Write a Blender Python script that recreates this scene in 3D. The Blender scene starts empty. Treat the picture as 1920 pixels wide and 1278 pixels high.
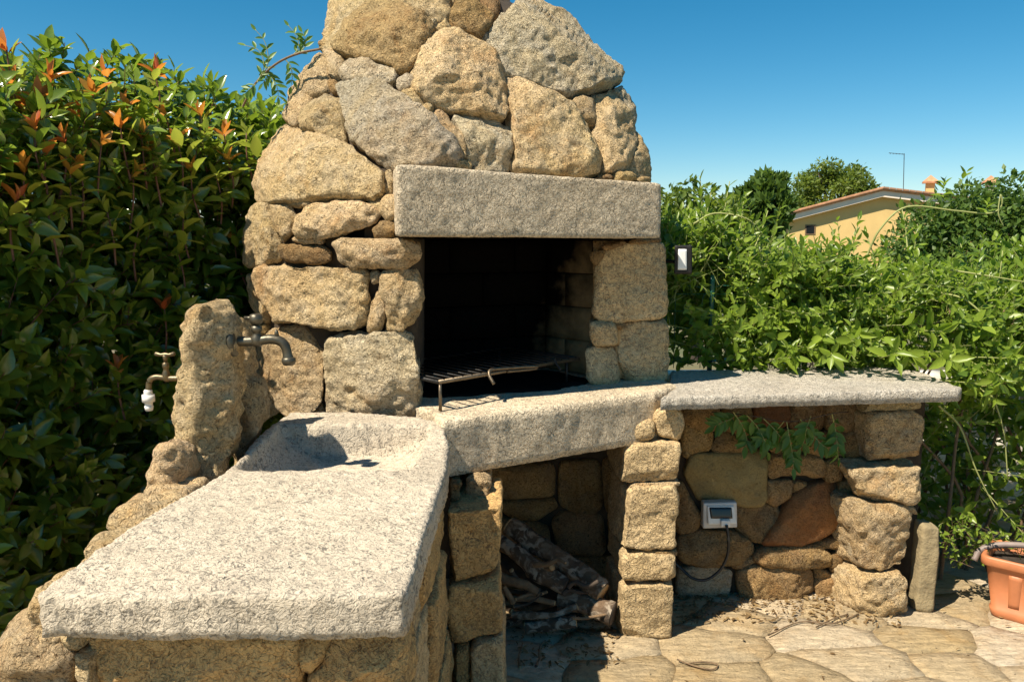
import bpy, bmesh, math, random
import numpy as np
from mathutils import Vector, Matrix
from mathutils.geometry import delaunay_2d_cdt

random.seed(7)
RNG = np.random.default_rng(7)
S = bpy.context.scene
COL = S.collection

# ------------------------------------------------------------------ camera
FPX, CX, CY, HORIZON, EYE = 1500.0, 960.0, 639.0, 430.0, 1.6
PITCH = math.atan((CY - HORIZON) / FPX)
cam_data = bpy.data.cameras.new("camera")
cam_data.sensor_width = 36.0
cam_data.lens = 36.0 * FPX / 1920.0
cam_data.clip_start = 0.05
cam_data.clip_end = 2000.0
cam = bpy.data.objects.new("camera", cam_data)
COL.objects.link(cam)
cam.location = (0, 0, EYE)
cam.rotation_euler = (math.pi / 2 - PITCH, 0, 0)
S.camera = cam

# ------------------------------------------------------------------ sky, sun, exposure
SUN_DIR = Vector((-0.55, -0.41, 1.0)).normalized()          # towards the sun
world = bpy.data.worlds.new("World")
S.world = world
world.use_nodes = True
wn = world.node_tree
wn.nodes.clear()
sky = wn.nodes.new("ShaderNodeTexSky")
sky.sky_type = 'NISHITA'
sky.sun_disc = False
sky.sun_elevation = math.asin(SUN_DIR.z)
sky.sun_rotation = math.atan2(SUN_DIR.x, SUN_DIR.y)
sky.altitude = 1200.0
sky.air_density = 1.0
sky.dust_density = 0.0
sky.ozone_density = 3.5
hs = wn.nodes.new("ShaderNodeHueSaturation")
hs.inputs["Hue"].default_value = 0.482
hs.inputs["Saturation"].default_value = 1.38
bg = wn.nodes.new("ShaderNodeBackground")
bg.inputs["Strength"].default_value = 0.066
wo = wn.nodes.new("ShaderNodeOutputWorld")
wn.links.new(sky.outputs[0], hs.inputs["Color"])
wn.links.new(hs.outputs[0], bg.inputs["Color"])
wn.links.new(bg.outputs[0], wo.inputs["Surface"])

sun_data = bpy.data.lights.new("sun", 'SUN')
sun_data.energy = 5.0
sun_data.angle = math.radians(0.53)
sun_data.color = (1.0, 0.90, 0.74)
sun = bpy.data.objects.new("sun", sun_data)
COL.objects.link(sun)
sun.location = (-6, -2, 9)
sun.rotation_euler = SUN_DIR.to_track_quat('Z', 'Y').to_euler()

S.view_settings.view_transform = 'Standard'
S.view_settings.look = 'None'
S.view_settings.gamma = 1.0
S.view_settings.exposure = 0.80
S.view_settings.use_curve_mapping = False
S.cycles.use_denoising = True
S.cycles.max_bounces = 8
S.cycles.transparent_max_bounces = 8

# ------------------------------------------------------------------ pixel <-> world (the photograph is 1920 x 1278)
_c, _s = math.cos(PITCH), math.sin(PITCH)
ORG = np.array([0, 0, EYE])


def rays(px):
    px = np.atleast_2d(np.asarray(px, float))
    dx = (px[:, 0] - CX) / FPX
    dz = -(px[:, 1] - CY) / FPX
    return np.stack([dx, _c + dz * _s, -_s + dz * _c], 1)


def at_y(x, y, depth):
    r = rays((x, y))[0]
    return ORG + r * (depth / r[1])


def at_z(x, y, z):
    r = rays((x, y))[0]
    return ORG + r * ((z - EYE) / r[2])


# ------------------------------------------------------------------ numpy noise
def _hash(ix, iy, iz, seed):
    h = (ix * 374761393 + iy * 668265263 + iz * 2147483647 + seed * 974634777) & 0x7fffffff
    h = ((h ^ (h >> 13)) * 1274126177) & 0x7fffffff
    return ((h ^ (h >> 16)) & 0xffff) / 32767.5 - 1.0


def vnoise(p, seed=0):
    i = np.floor(p).astype(np.int64)
    f = p - i
    f = f * f * (3 - 2 * f)
    out = 0
    for dx in (0, 1):
        for dy in (0, 1):
            for dz in (0, 1):
                w = (f[:, 0] if dx else 1 - f[:, 0]) * (f[:, 1] if dy else 1 - f[:, 1]) * (f[:, 2] if dz else 1 - f[:, 2])
                out = out + w * _hash(i[:, 0] + dx, i[:, 1] + dy, i[:, 2] + dz, seed)
    return out


def fbm(p, octs, seed=0):
    """octs: list of (frequency, amplitude)"""
    out = np.zeros(len(p))
    for k, (f, a) in enumerate(octs):
        out += a * vnoise(p * f + 13.7 * k, seed + 17 * k)
    return out


# ------------------------------------------------------------------ object helpers
def tag(o, label=None, cat=None, group=None, kind=None):
    if label: o["label"] = label
    if cat: o["category"] = cat
    if group: o["group"] = group
    if kind: o["kind"] = kind
    return o


def thing(name, loc, label, cat, group=None):
    o = bpy.data.objects.new(name, None)
    o.empty_display_size = 0.1
    COL.objects.link(o)
    o.location = loc
    return tag(o, label, cat, group)


def world_loc(o):
    v = Vector((0, 0, 0))
    while o is not None:
        v += o.location
        o = o.parent
    return v


def link(name, me, parent=None, loc=None):
    o = bpy.data.objects.new(name, me)
    COL.objects.link(o)
    if parent is not None:
        o.parent = parent
    if loc is not None:
        o.location = loc
    return o


def mesh(name, verts, faces, mat, parent=None, smooth=True, recalc=False, origin=None):
    """verts in world space; the object's origin is put at the piece's own middle"""
    verts = np.asarray(verts, float)
    if origin is None:
        origin = (verts.min(0) + verts.max(0)) / 2
    origin = np.asarray(origin, float)
    me = bpy.data.meshes.new(name)
    me.from_pydata((verts - origin).tolist(), [], [list(map(int, f)) for f in faces])
    if recalc:
        bm = bmesh.new()
        bm.from_mesh(me)
        bmesh.ops.recalc_face_normals(bm, faces=bm.faces)
        bm.to_mesh(me)
        bm.free()
    if smooth:
        me.polygons.foreach_set("use_smooth", [True] * len(me.polygons))
    me.materials.append(mat)
    me.update()
    p0 = np.array(world_loc(parent)) if parent is not None else np.zeros(3)
    return link(name, me, parent, Vector(origin - p0))


def displace(o, octs, seed=0, pits=None, mask=None):
    me = o.data
    n = len(me.vertices)
    co = np.empty(n * 3); me.vertices.foreach_get("co", co); co = co.reshape(-1, 3)
    no = np.empty(n * 3); me.vertex_normals.foreach_get("vector", no); no = no.reshape(-1, 3)
    p = co + np.array(o.location) + seed * 3.1
    d = fbm(p, octs, seed)
    if pits:
        f, a = pits
        v = vnoise(p * f, seed + 5)
        d -= a * np.clip(v - 0.25, 0, 1) / 0.75
    if mask is not None:
        d *= mask
    co += no * d[:, None]
    me.vertices.foreach_set("co", co.ravel())
    me.update()


def chip(o, n, depth, seed, front=None):
    """knock flat facets off a stone: everything beyond a random plane is pressed back onto it"""
    me = o.data
    r_ = np.random.default_rng(seed)
    co = np.empty(len(me.vertices) * 3); me.vertices.foreach_get("co", co); co = co.reshape(-1, 3)
    for _ in range(n):
        d = r_.normal(0, 1, 3)
        if front is not None:
            t = d - front * (d @ front)
            d = front + t / np.linalg.norm(t) * r_.uniform(.12, 1.0)
        d = d / np.linalg.norm(d)
        h = co @ d
        over = np.maximum(h - (h.max() - depth * r_.uniform(.35, 1.0)), 0)
        co -= d * (over * .92)[:, None]
    me.vertices.foreach_set("co", co.ravel())
    me.update()


# ---- 2D helpers
def chaikin(p, it, w=.22):
    p = np.asarray(p, float)
    for _ in range(it):
        q = np.roll(p, -1, 0)
        p = np.stack([(1 - w) * p + w * q, w * p + (1 - w) * q], 1).reshape(-1, 2)
    return p


def outset(p, d):
    a = np.roll(p, 1, 0); b = np.roll(p, -1, 0)
    t = b - a
    n = np.stack([t[:, 1], -t[:, 0]], 1)
    n /= np.maximum(np.hypot(n[:, 0], n[:, 1])[:, None], 1e-9)
    area = (p[:, 0] * b[:, 1] - b[:, 0] * p[:, 1]).sum()
    return p + n * d * (1 if area > 0 else -1)


def resample(p, step):
    q = np.roll(p, -1, 0)
    out = []
    for a, b in zip(p, q):
        L = np.hypot(*(b - a))
        n = max(1, int(round(L / step)))
        for k in range(n):
            out.append(a + (b - a) * k / n)
    # drop points that lie too close together
    res = [out[0]]
    for v in out[1:]:
        if np.hypot(*(v - res[-1])) > 0.45 * step:
            res.append(v)
    if np.hypot(*(res[-1] - res[0])) < 0.45 * step:
        res.pop()
    return np.array(res)


def edge_dist(pts, poly):
    a = poly; b = np.roll(poly, -1, 0)
    ab = b - a
    L2 = (ab ** 2).sum(1) + 1e-12
    best = np.full(len(pts), 1e9)
    inside = np.zeros(len(pts), bool)
    for k in range(len(a)):
        ap = pts - a[k]
        t = np.clip((ap @ ab[k]) / L2[k], 0, 1)
        best = np.minimum(best, ((ap - t[:, None] * ab[k]) ** 2).sum(1))
        cond = (a[k, 1] > pts[:, 1]) != (b[k, 1] > pts[:, 1])
        if cond.any():
            xi = a[k, 0] + (pts[:, 1] - a[k, 1]) * ab[k, 0] / (ab[k, 1] if abs(ab[k, 1]) > 1e-12 else 1e-12)
            inside ^= cond & (pts[:, 0] < xi)
    return np.sqrt(best), inside


def fill(poly, step):
    """triangulated outline with interior points -> pts, tris, number of outline points first, distance to the edge"""
    mn, mx = poly.min(0), poly.max(0)
    gx = np.arange(mn[0], mx[0], step)
    gy = np.arange(mn[1], mx[1], step * 0.87)
    X, Y = np.meshgrid(gx, gy)
    X[1::2] += step / 2
    g = np.stack([X.ravel(), Y.ravel()], 1) + RNG.uniform(-0.18, 0.18, (X.size, 2)) * step
    d, ins = edge_dist(g, poly)
    g = g[ins & (d > 0.5 * step)]
    n = len(poly)
    allp = np.vstack([poly, g])
    r = delaunay_2d_cdt([Vector((float(a), float(b))) for a, b in allp], [(k, (k + 1) % n) for k in range(n)], [], 1, 1e-7)
    V = np.array([[v.x, v.y] for v in r[0]])
    T = np.array([list(f) for f in r[2]], int)
    mp = {}
    for k, ol in enumerate(r[3]):
        for o_ in ol:
            mp[o_] = k
    ring = [mp[k] for k in range(n)]
    d, _ = edge_dist(V, poly)
    d[ring] = 0
    return V, T, ring, d


def pillow(poly, to3d, thick, step, scale, r, bulge=0.0):
    """a solid from an outline: front face rounded off with radius r, sides going back by 'thick'.
    to3d(pts2d, c) -> world points, c metres in front of the surface; scale = metres per unit of the outline"""
    V, T, ring, d = fill(poly, step)
    dm = d * scale
    rr = np.clip(r - dm, 0, r)
    c = -(r - np.sqrt(np.maximum(r * r - rr * rr, 0)))
    if bulge:
        mx = max(dm.max(), 1e-6)
        c += bulge * (1 - (1 - np.clip(dm / mx, 0, 1)) ** 2)
    verts = [to3d(V, c)]
    faces = [tuple(t) for t in T]
    n0 = len(V)
    rp = V[ring]
    n = len(ring)
    prev = ring
    rows = max(1, int((thick - r) / (step * scale * 2.2)))
    for k in range(1, rows + 1):
        cc = -r - (thick - r) * k / rows
        verts.append(to3d(rp, np.full(n, cc)))
        cur = list(range(n0, n0 + n)); n0 += n
        for j in range(n):
            faces.append((prev[j], prev[(j + 1) % n], cur[(j + 1) % n], cur[j]))
        prev = cur
    faces.append(tuple(prev))
    return np.vstack(verts), faces


LIME = [(6, .008), (15, .008), (33, .007), (60, .005)]
SOFT = [(4, .007), (14, .004), (50, .0018)]
GRAN = [(6, .006), (19, .005), (42, .004), (80, .0022)]


def stone_px(parent, poly, surf, mat, thick=0.17, r=0.03, bulge=0.018, octs=LIME, step_m=0.0085, name="stone", proud=0.0, jit=1.4, pits=(34, .003), ext=None, chips=9, grow=.0045):
    poly = np.asarray(poly, float)
    cen = poly.mean(0)
    P, N = surf(cen[None])
    dist = np.linalg.norm(P[0] - ORG)
    scale = dist / FPX
    step = step_m / scale
    p = resample(outset(chaikin(poly, 2, .11), grow / scale), step)
    seed = random.randrange(10000)
    a = np.c_[p / 16.0, np.full(len(p), seed * 1.7)]
    p = p + jit * np.stack([vnoise(a, seed), vnoise(a, seed + 3)], 1)
    # keep the stone wholly solid: every vertex is carried to the wall surface along its own sight line, then out along the wall normal
    Pm, Nm = surf(cen[None])
    Nm = Nm[0] if ext is None else np.asarray(ext, float)

    def to3d(q, c):
        W, _ = surf(q)
        return W + Nm * (c + proud)[:, None]
    # small stones get a smaller rounding
    size = min(np.ptp(poly[:, 0]), np.ptp(poly[:, 1])) * scale
    r_ = min(r, size * 0.33)
    V, F = pillow(p, to3d, thick, step, scale, r_, min(bulge, size * 0.15))
    o = mesh(name, V, F, mat, parent, recalc=True)
    k = min(1.0, size / 0.16)
    if chips:
        chip(o, chips, min(.034, size * .15), seed, Nm)
    displace(o, [(f, a_ * (0.35 + 0.65 * k)) for f, a_ in octs], seed % 97, (pits[0], pits[1] * k) if pits else None)
    return o


def block(parent, c8, mat, r=0.02, octs=LIME, step=0.012, name="stone", pits=None, jitter=0.0, chips=12):
    """rounded irregular hexahedron; c8 corners: front (left-bottom, right-bottom, right-top, left-top) then back likewise"""
    c8 = np.asarray(c8, float)
    seed = random.randrange(10000)
    if jitter:
        c8 = c8 + np.random.default_rng(seed).uniform(-jitter, jitter, c8.shape)
    e = [np.linalg.norm(c8[1] - c8[0]), np.linalg.norm(c8[4] - c8[0]), np.linalg.norm(c8[3] - c8[0])]
    h = np.array(e) / 2
    r = min(r, 0.45 * h.min())
    n = [int(np.clip(round(v / step), 3, 70)) for v in e]
    axes = [(0, 1, 2), (0, 2, 1), (1, 2, 0)]
    pts = []; faces = []; index = {}

    def vid(q):
        key = tuple(np.round(q, 5))
        if key not in index:
            index[key] = len(pts); pts.append(q)
        return index[key]
    for u, v, w in axes:
        for sgn in (-1, 1):
            nu, nv = n[u], n[v]
            ids = {}
            for i in range(nu + 1):
                for j in range(nv + 1):
                    q = [0, 0, 0]; q[u] = -1 + 2 * i / nu; q[v] = -1 + 2 * j / nv; q[w] = sgn
                    ids[i, j] = vid(q)
            for i in range(nu):
                for j in range(nv):
                    faces.append((ids[i, j], ids[i + 1, j], ids[i + 1, j + 1], ids[i, j + 1]))
    q = np.array(pts, float) * h
    inner = np.clip(q, -(h - r), h - r)
    d = q - inner
    L = np.linalg.norm(d, axis=1)
    m = L > 1e-9
    p = q.copy()
    p[m] = inner[m] + d[m] / L[m, None] * np.minimum(r, L[m])[:, None]
    t = p / h * 0.5 + 0.5
    a, b, c = t[:, 0:1], t[:, 1:2], t[:, 2:3]
    W = ((1 - a) * (1 - b) * (1 - c) * c8[0] + a * (1 - b) * (1 - c) * c8[1] + a * (1 - b) * c * c8[2] + (1 - a) * (1 - b) * c * c8[3]
         + (1 - a) * b * (1 - c) * c8[4] + a * b * (1 - c) * c8[5] + a * b * c * c8[6] + (1 - a) * b * c * c8[7])
    o = mesh(name, W, faces, mat, parent, recalc=True)
    if octs:
        if chips:
            chip(o, chips, min(.022, h.min() * .30), seed)
        displace(o, octs, seed % 97, pits)
    return o


def box8(x0, x1, y0, y1, z0, z1):
    return [(x0, y0, z0), (x1, y0, z0), (x1, y0, z1), (x0, y0, z1), (x0, y1, z0), (x1, y1, z0), (x1, y1, z1), (x0, y1, z1)]


def quad8(q, depth, back):
    """front quad given in pixels (lb, rb, rt, lt) at the depths given, pushed back by vector 'back'"""
    dd = depth if hasattr(depth, "__len__") else [depth] * 4
    f = [at_y(x, y, d) for (x, y), d in zip(q, dd)]
    return f + [p + np.array(back) for p in f]


def tube(pts, radii, seg=8, cap=True):
    pts = [Vector(p) for p in pts]
    V, F = [], []
    if not hasattr(radii, "__len__"):
        radii = [radii] * len(pts)
    up = Vector((0.13, 0.21, 0.97))
    for i, p in enumerate(pts):
        t = (pts[min(i + 1, len(pts) - 1)] - pts[max(i - 1, 0)]).normalized()
        if abs(t.dot(up)) > 0.95:
            up = Vector((0.9, 0.3, 0.1))
        a = t.cross(up).normalized(); b = t.cross(a).normalized()
        up = -b if False else up
        for k in range(seg):
            an = 2 * math.pi * k / seg
            V.append(p + (a * math.cos(an) + b * math.sin(an)) * radii[i])
    for i in range(len(pts) - 1):
        for k in range(seg):
            F.append((i * seg + k, i * seg + (k + 1) % seg, (i + 1) * seg + (k + 1) % seg, (i + 1) * seg + k))
    if cap:
        F.append(tuple(range(seg)))
        F.append(tuple((len(pts) - 1) * seg + k for k in range(seg)))
    return [tuple(v) for v in V], F


def merge(*parts):
    V, F = [], []
    for v, f in parts:
        n = len(V)
        V += [tuple(x) for x in v]
        F += [tuple(i + n for i in g) for g in f]
    return V, F


def lathe(axis_pts, prof, seg=20):
    """axis from a to b; prof list of (t, r)"""
    a, b = Vector(axis_pts[0]), Vector(axis_pts[1])
    return tube([a + (b - a) * t for t, _ in prof], [r for _, r in prof], seg)


def bezier(pts, n=8):
    """Catmull-Rom through points"""
    P = [np.asarray(p, float) for p in pts]
    P = [2 * P[0] - P[1]] + P + [2 * P[-1] - P[-2]]
    out = []
    for i in range(1, len(P) - 2):
        for k in range(n):
            t = k / n
            out.append(0.5 * ((2 * P[i]) + (-P[i - 1] + P[i + 1]) * t + (2 * P[i - 1] - 5 * P[i] + 4 * P[i + 1] - P[i + 2]) * t * t
                              + (-P[i - 1] + 3 * P[i] - 3 * P[i + 1] + P[i + 2]) * t ** 3))
    out.append(P[-2])
    return out


def box(x0, x1, y0, y1, z0, z1):
    v = [(x, y, z) for x in (x0, x1) for y in (y0, y1) for z in (z0, z1)]
    f = [(0, 1, 3, 2), (4, 6, 7, 5), (0, 4, 5, 1), (2, 3, 7, 6), (0, 2, 6, 4), (1, 5, 7, 3)]
    return v, f


# ------------------------------------------------------------------ materials
class NT:
    def __init__(self, name):
        self.m = bpy.data.materials.new(name)
        self.m.use_nodes = True
        self.t = self.m.node_tree
        self.t.nodes.clear()
        self.out = self.t.nodes.new("ShaderNodeOutputMaterial")
        self.b = self.t.nodes.new("ShaderNodeBsdfPrincipled")
        self.t.links.new(self.b.outputs[0], self.out.inputs["Surface"])

    def n(self, typ, **kw):
        nd = self.t.nodes.new("ShaderNode" + typ)
        for k, v in kw.items():
            if k in nd.inputs.keys() if hasattr(nd.inputs, "keys") else False:
                self.set(nd.inputs[k], v)
            else:
                setattr(nd, k, v)
        return nd

    def set(self, sock, v):
        if hasattr(v, "links") or isinstance(v, bpy.types.NodeSocket):
            self.t.links.new(v, sock)
        else:
            if hasattr(v, "__len__") and len(v) == 3 and sock.type == 'RGBA':
                v = (*v, 1)
            sock.default_value = v

    def coords(self):
        tc = self.n("TexCoord")
        oi = self.n("ObjectInfo")
        mul = self.n("Math", operation='MULTIPLY')
        self.t.links.new(oi.outputs["Random"], mul.inputs[0]); mul.inputs[1].default_value = 37.0
        add = self.n("VectorMath", operation='ADD')
        self.t.links.new(tc.outputs["Object"], add.inputs[0])
        self.t.links.new(mul.outputs[0], add.inputs[1])
        self.rand = oi.outputs["Random"]
        return add.outputs[0]

    def noise(self, co, scale, detail=3, dist=0.0, rough=0.55):
        nd = self.n("TexNoise")
        self.t.links.new(co, nd.inputs["Vector"])
        nd.inputs["Scale"].default_value = scale
        nd.inputs["Detail"].default_value = detail
        nd.inputs["Distortion"].default_value = dist
        nd.inputs["Roughness"].default_value = rough
        return nd.outputs["Fac"]

    def voro(self, co, scale, feature='F1'):
        nd = self.n("TexVoronoi", feature=feature)
        self.t.links.new(co, nd.inputs["Vector"])
        nd.inputs["Scale"].default_value = scale
        return nd.outputs["Distance"]

    def ramp(self, fac, stops):
        nd = self.n("ValToRGB")
        cr = nd.color_ramp
        while len(cr.elements) < len(stops):
            cr.elements.new(0.5)
        for e, (p, c) in zip(cr.elements, stops):
            e.position = p
            e.color = (*c, 1) if hasattr(c, "__len__") else (c, c, c, 1)
        self.t.links.new(fac, nd.inputs[0])
        return nd.outputs[0]

    def mix(self, fac, a, b, mode='MIX'):
        nd = self.n("Mix", data_type='RGBA', blend_type=mode)
        self.set(nd.inputs[0], fac)
        self.set(nd.inputs[6], a)
        self.set(nd.inputs[7], b)
        return nd.outputs[2]

    def math(self, op, a, b=0.0):
        nd = self.n("Math", operation=op)
        self.set(nd.inputs[0], a); self.set(nd.inputs[1], b)
        return nd.outputs[0]

    def mapr(self, v, a, b, c, d):
        nd = self.n("MapRange")
        self.set(nd.inputs[0], v)
        for i, x in enumerate((a, b, c, d)):
            nd.inputs[i + 1].default_value = x
        return nd.outputs[0]

    def bump(self, h, strength, dist, prev=None):
        nd = self.n("Bump")
        nd.inputs["Strength"].default_value = strength
        nd.inputs["Distance"].default_value = dist
        self.t.links.new(h, nd.inputs["Height"])
        if prev is not None:
            self.t.links.new(prev, nd.inputs["Normal"])
        return nd.outputs[0]

    def done(self, color, rough=0.85, normal=None, **kw):
        self.set(self.b.inputs["Base Color"], color)
        self.set(self.b.inputs["Roughness"], rough)
        if normal is not None:
            self.t.links.new(normal, self.b.inputs["Normal"])
        for k, v in kw.items():
            self.set(self.b.inputs[k.replace("_", " ")], v)
        return self.m


def limestone(name, c1, c2, grey, greyness=0.35, pit=1.0, fine=1.0):
    m = NT(name)
    co = m.coords()
    base = m.mix(m.ramp(m.noise(co, 6, 5), [(.35, 0.0), (.68, 1.0)]), c1, c2)
    g = m.ramp(m.noise(co, 10, 7, 0.8, .62), [(.44, 0.0), (.64, greyness)])
    base = m.mix(g, base, grey)
    # rusty and dark weathering stains of every stone's own
    st = m.ramp(m.noise(co, 5.0, 7, 1.2, .66), [(.52, 0.0), (.70, .65)])
    base = m.mix(st, base, tuple(x * y for x, y in zip(c2, (.78, .60, .42))))
    bl = m.ramp(m.noise(co, 8.5, 8, .6, .7), [(.58, 0.0), (.72, .7)])
    base = m.mix(bl, base, tuple(.36 * x for x in grey))
    crust = m.noise(co, 62, 5, 1.9, .60)
    curl = m.ramp(m.math('ABSOLUTE', m.math('SUBTRACT', m.noise(co, 46, 1.5, .6), .5)), [(.0, 0.0), (.05, 1.0)])
    mott = m.ramp(crust, [(.33, .36), (.42, .94), (.56, 1.12), (.70, 1.32)])
    base = m.mix(fine, base, m.mix(1.0, base, mott, 'MULTIPLY'))
    base = m.mix(0.45 * fine, base, m.mix(1.0, base, m.ramp(curl, [(0, (.42, .33, .24)), (1, (1.06, 1.06, 1.06))]), 'MULTIPLY'))
    warp = m.n("VectorMath", operation='ADD')
    nn = m.n("TexNoise"); m.t.links.new(co, nn.inputs["Vector"]); nn.inputs["Scale"].default_value = 60; nn.inputs["Detail"].default_value = 3
    sc = m.n("VectorMath", operation='SCALE'); m.t.links.new(nn.outputs["Color"], sc.inputs[0]); sc.inputs["Scale"].default_value = 0.03
    m.t.links.new(co, warp.inputs[0]); m.t.links.new(sc.outputs[0], warp.inputs[1])
    v = m.voro(warp.outputs[0], 80)
    pits = m.ramp(v, [(.08, 0.0), (.30, 1.0)])
    sel = m.ramp(m.noise(co, 14, 4), [(.47, 0.0), (.60, 1.0)])          # pits come in patches
    pitm = m.mix(sel, (1, 1, 1), pits)
    base = m.mix(0.7 * pit, base, m.mix(1.0, base, m.ramp(pitm, [(0, (.30, .22, .14)), (1, (1, 1, 1))]), 'MULTIPLY'))
    hsv = m.n("HueSaturation"); m.set(hsv.inputs["Value"], m.mapr(m.rand, 0, 1, .80, 1.12)); m.set(hsv.inputs["Hue"], m.mapr(m.noise(co, .8, 0), .3, .7, .492, .506)); m.t.links.new(base, hsv.inputs["Color"])
    n1 = m.bump(m.noise(co, 22, 8, 0.7, .72), 0.8 * fine, 0.026)
    n2 = m.bump(crust, 1.0 * fine, 0.022, n1)
    n3 = m.bump(pitm, 0.8 * pit, 0.009, m.bump(curl, .6 * fine, .006, n2))
    return m.done(hsv.outputs[0], 0.92, n3, Specular_IOR_Level=0.2)


def granite(name, light, mid, dark, scale=95, rough_amt=1.0, speck=0.8, curls=.6):
    m = NT(name)
    co = m.coords()
    base = m.mix(m.ramp(m.noise(co, 5, 4), [(.35, 0.0), (.68, 1.0)]), light, mid)
    worm = m.noise(co, scale, 2.5, 1.6, .6)
    sp = m.ramp(worm, [(.385, 0.0), (.47, 1.0)])
    curl = m.ramp(m.math('ABSOLUTE', m.math('SUBTRACT', m.noise(co, scale * .72, 1.5, .7), .5)), [(.0, 0.0), (.055, 1.0)])
    base = m.mix(curls * speck, base, m.mix(1.0, base, m.ramp(curl, [(0, (.40, .37, .34)), (1, (1.05, 1.05, 1.05))]), 'MULTIPLY'))
    base = m.mix(m.ramp(m.noise(co, scale * 1.7, 2, 0.8), [(.55, 0.0), (.68, .55)]), base, tuple(min(1, 1.25 * x) for x in light))
    patch = m.ramp(m.noise(co, 9, 5), [(.3, .30), (.7, 1.0)])
    stain = m.ramp(m.noise(co, 3.2, 6, .8, .62), [(.42, 1.0), (.66, .80)])
    base = m.mix(1.0, base, stain, 'MULTIPLY')
    inv = m.math('SUBTRACT', 1.0, sp)
    fac = m.math('MULTIPLY', m.math('MULTIPLY', inv, patch), speck)
    base = m.mix(fac, base, dark)
    mica = m.ramp(m.noise(co, scale * 1.5, 1, 0.5), [(.31, 1.0), (.36, 0.0)])
    base = m.mix(m.math('MULTIPLY', mica, 0.6 * speck), base, (0.05, 0.05, 0.05))
    val = m.mapr(m.rand, 0, 1, .9, 1.08)
    hsv = m.n("HueSaturation"); m.set(hsv.inputs["Value"], val); m.t.links.new(base, hsv.inputs["Color"])
    n1 = m.bump(worm, 0.8 * rough_amt, 0.011)
    n2 = m.bump(m.noise(co, 30, 6, 0.5, .65), 0.7 * rough_amt, 0.02, m.bump(curl, .5 * rough_amt, .006, n1))
    return m.done(hsv.outputs[0], 0.88, n2, Specular_IOR_Level=0.25)


M = {}
M['lime'] = limestone("limestone_tan", (.74, .55, .30), (.64, .455, .225), (.58, .49, .35), .45)
M['lime_y'] = limestone("limestone_yellow", (.68, .49, .22), (.58, .41, .19), (.46, .37, .23), .3, .5)
M['lime_g'] = limestone("limestone_grey", (.64, .525, .35), (.58, .455, .275), (.55, .485, .375), .7)
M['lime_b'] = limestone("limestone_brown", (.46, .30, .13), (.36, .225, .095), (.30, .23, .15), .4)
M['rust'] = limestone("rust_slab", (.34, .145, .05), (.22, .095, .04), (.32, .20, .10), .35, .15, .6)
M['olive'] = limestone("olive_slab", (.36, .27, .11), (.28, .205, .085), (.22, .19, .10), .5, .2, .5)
M['gran_w'] = granite("granite_pale", (.585, .505, .39), (.535, .455, .345), (.06, .056, .05), 66, .7, .78, .12)
M['gran_l'] = granite("granite_lintel", (.72, .60, .43), (.64, .515, .35), (.17, .145, .11), 66, 1.0, .75)
M['gran_t'] = granite("granite_tan", (.66, .49, .27), (.57, .41, .21), (.17, .115, .065), 60, 1.1, .75)
M['gran_o'] = granite("granite_ochre", (.64, .42, .175), (.54, .335, .135), (.16, .09, .045), 60, 1.1, .75)
M['gran_s'] = granite("granite_shelf", (.66, .60, .50), (.60, .53, .43), (.26, .24, .21), 80, 1.2, .7, .2)


def simple(name, col, rough=0.6, metal=0.0, nscale=0, namt=0.2, bump=0.0, bscale=60, **kw):
    m = NT(name)
    co = m.coords()
    c = col
    if nscale:
        f = m.ramp(m.noise(co, nscale, 5), [(.3, 1 - namt), (.7, 1 + namt * .6)])
        c = m.mix(1.0, col, f, 'MULTIPLY')
    nrm = m.bump(m.noise(co, bscale, 5), bump, 0.01) if bump else None
    return m.done(c, rough, nrm, Metallic=metal, **kw)


M['mortar'] = simple("mortar_core", (.055, .038, .022), .95, 0, 20, .4, .6, 40)
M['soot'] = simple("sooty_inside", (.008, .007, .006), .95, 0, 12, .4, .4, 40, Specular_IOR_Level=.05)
M['brass'] = simple("aged_brass", (.20, .155, .09), .42, .75, 40, .35, .1, 120)
M['bronze'] = simple("dark_bronze", (.12, .105, .075), .42, .7, 40, .35, .1, 120)
M['white_plastic'] = simple("white_plastic", (.72, .70, .65), .45, 0, 30, .1)
M['grey_plastic'] = simple("grey_plastic", (.52, .51, .49), .4, 0, 30, .1)
M['dark_glass'] = simple("dark_window", (.015, .017, .02), .08, 0)
M['black_rubber'] = simple("black_rubber", (.012, .012, .012), .4)
M['black_metal'] = simple("black_iron", (.02, .018, .016), .55, .4, 60, .4, .2, 150)
M['steel'] = simple("worn_steel", (.16, .125, .085), .45, .8, 60, .35, .1, 150)
M['terracotta'] = simple("terracotta_plastic", (.47, .17, .07), .5, 0, 14, .14, .05, 90)
M['soil'] = simple("dark_soil", (.035, .025, .017), .95, 0, 40, .5, .8, 50)
M['concrete'] = simple("weathered_concrete", (.30, .235, .13), .9, 0, 25, .35, .5, 90)
M['green_paint'] = simple("green_fence_paint", (.015, .10, .07), .4)
M['stem'] = simple("reddish_stem", (.14, .06, .03), .6)
M['stem_g'] = simple("green_stem", (.28, .30, .10), .6)
M['twig'] = simple("dry_twig", (.17, .11, .06), .8, 0, 40, .4, .4, 80)
M['lamp_glass'] = simple("lamp_glass", (.80, .80, .78), .15)
M['plaster'] = simple("yellow_plaster", (.62, .43, .17), .85, 0, 1.5, .08)
M['fascia'] = simple("white_fascia", (.78, .66, .54), .8, 0, 2, .08)
M['rooftile'] = simple("clay_roof_tile", (.50, .25, .13), .85, 0, 6, .3)
M['whitewall'] = simple("white_render", (.70, .64, .54), .85, 0, 6, .15, .3, 30)
M['hose'] = simple("grey_hose", (.22, .17, .15), .5, 0, 30, .3)


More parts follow.
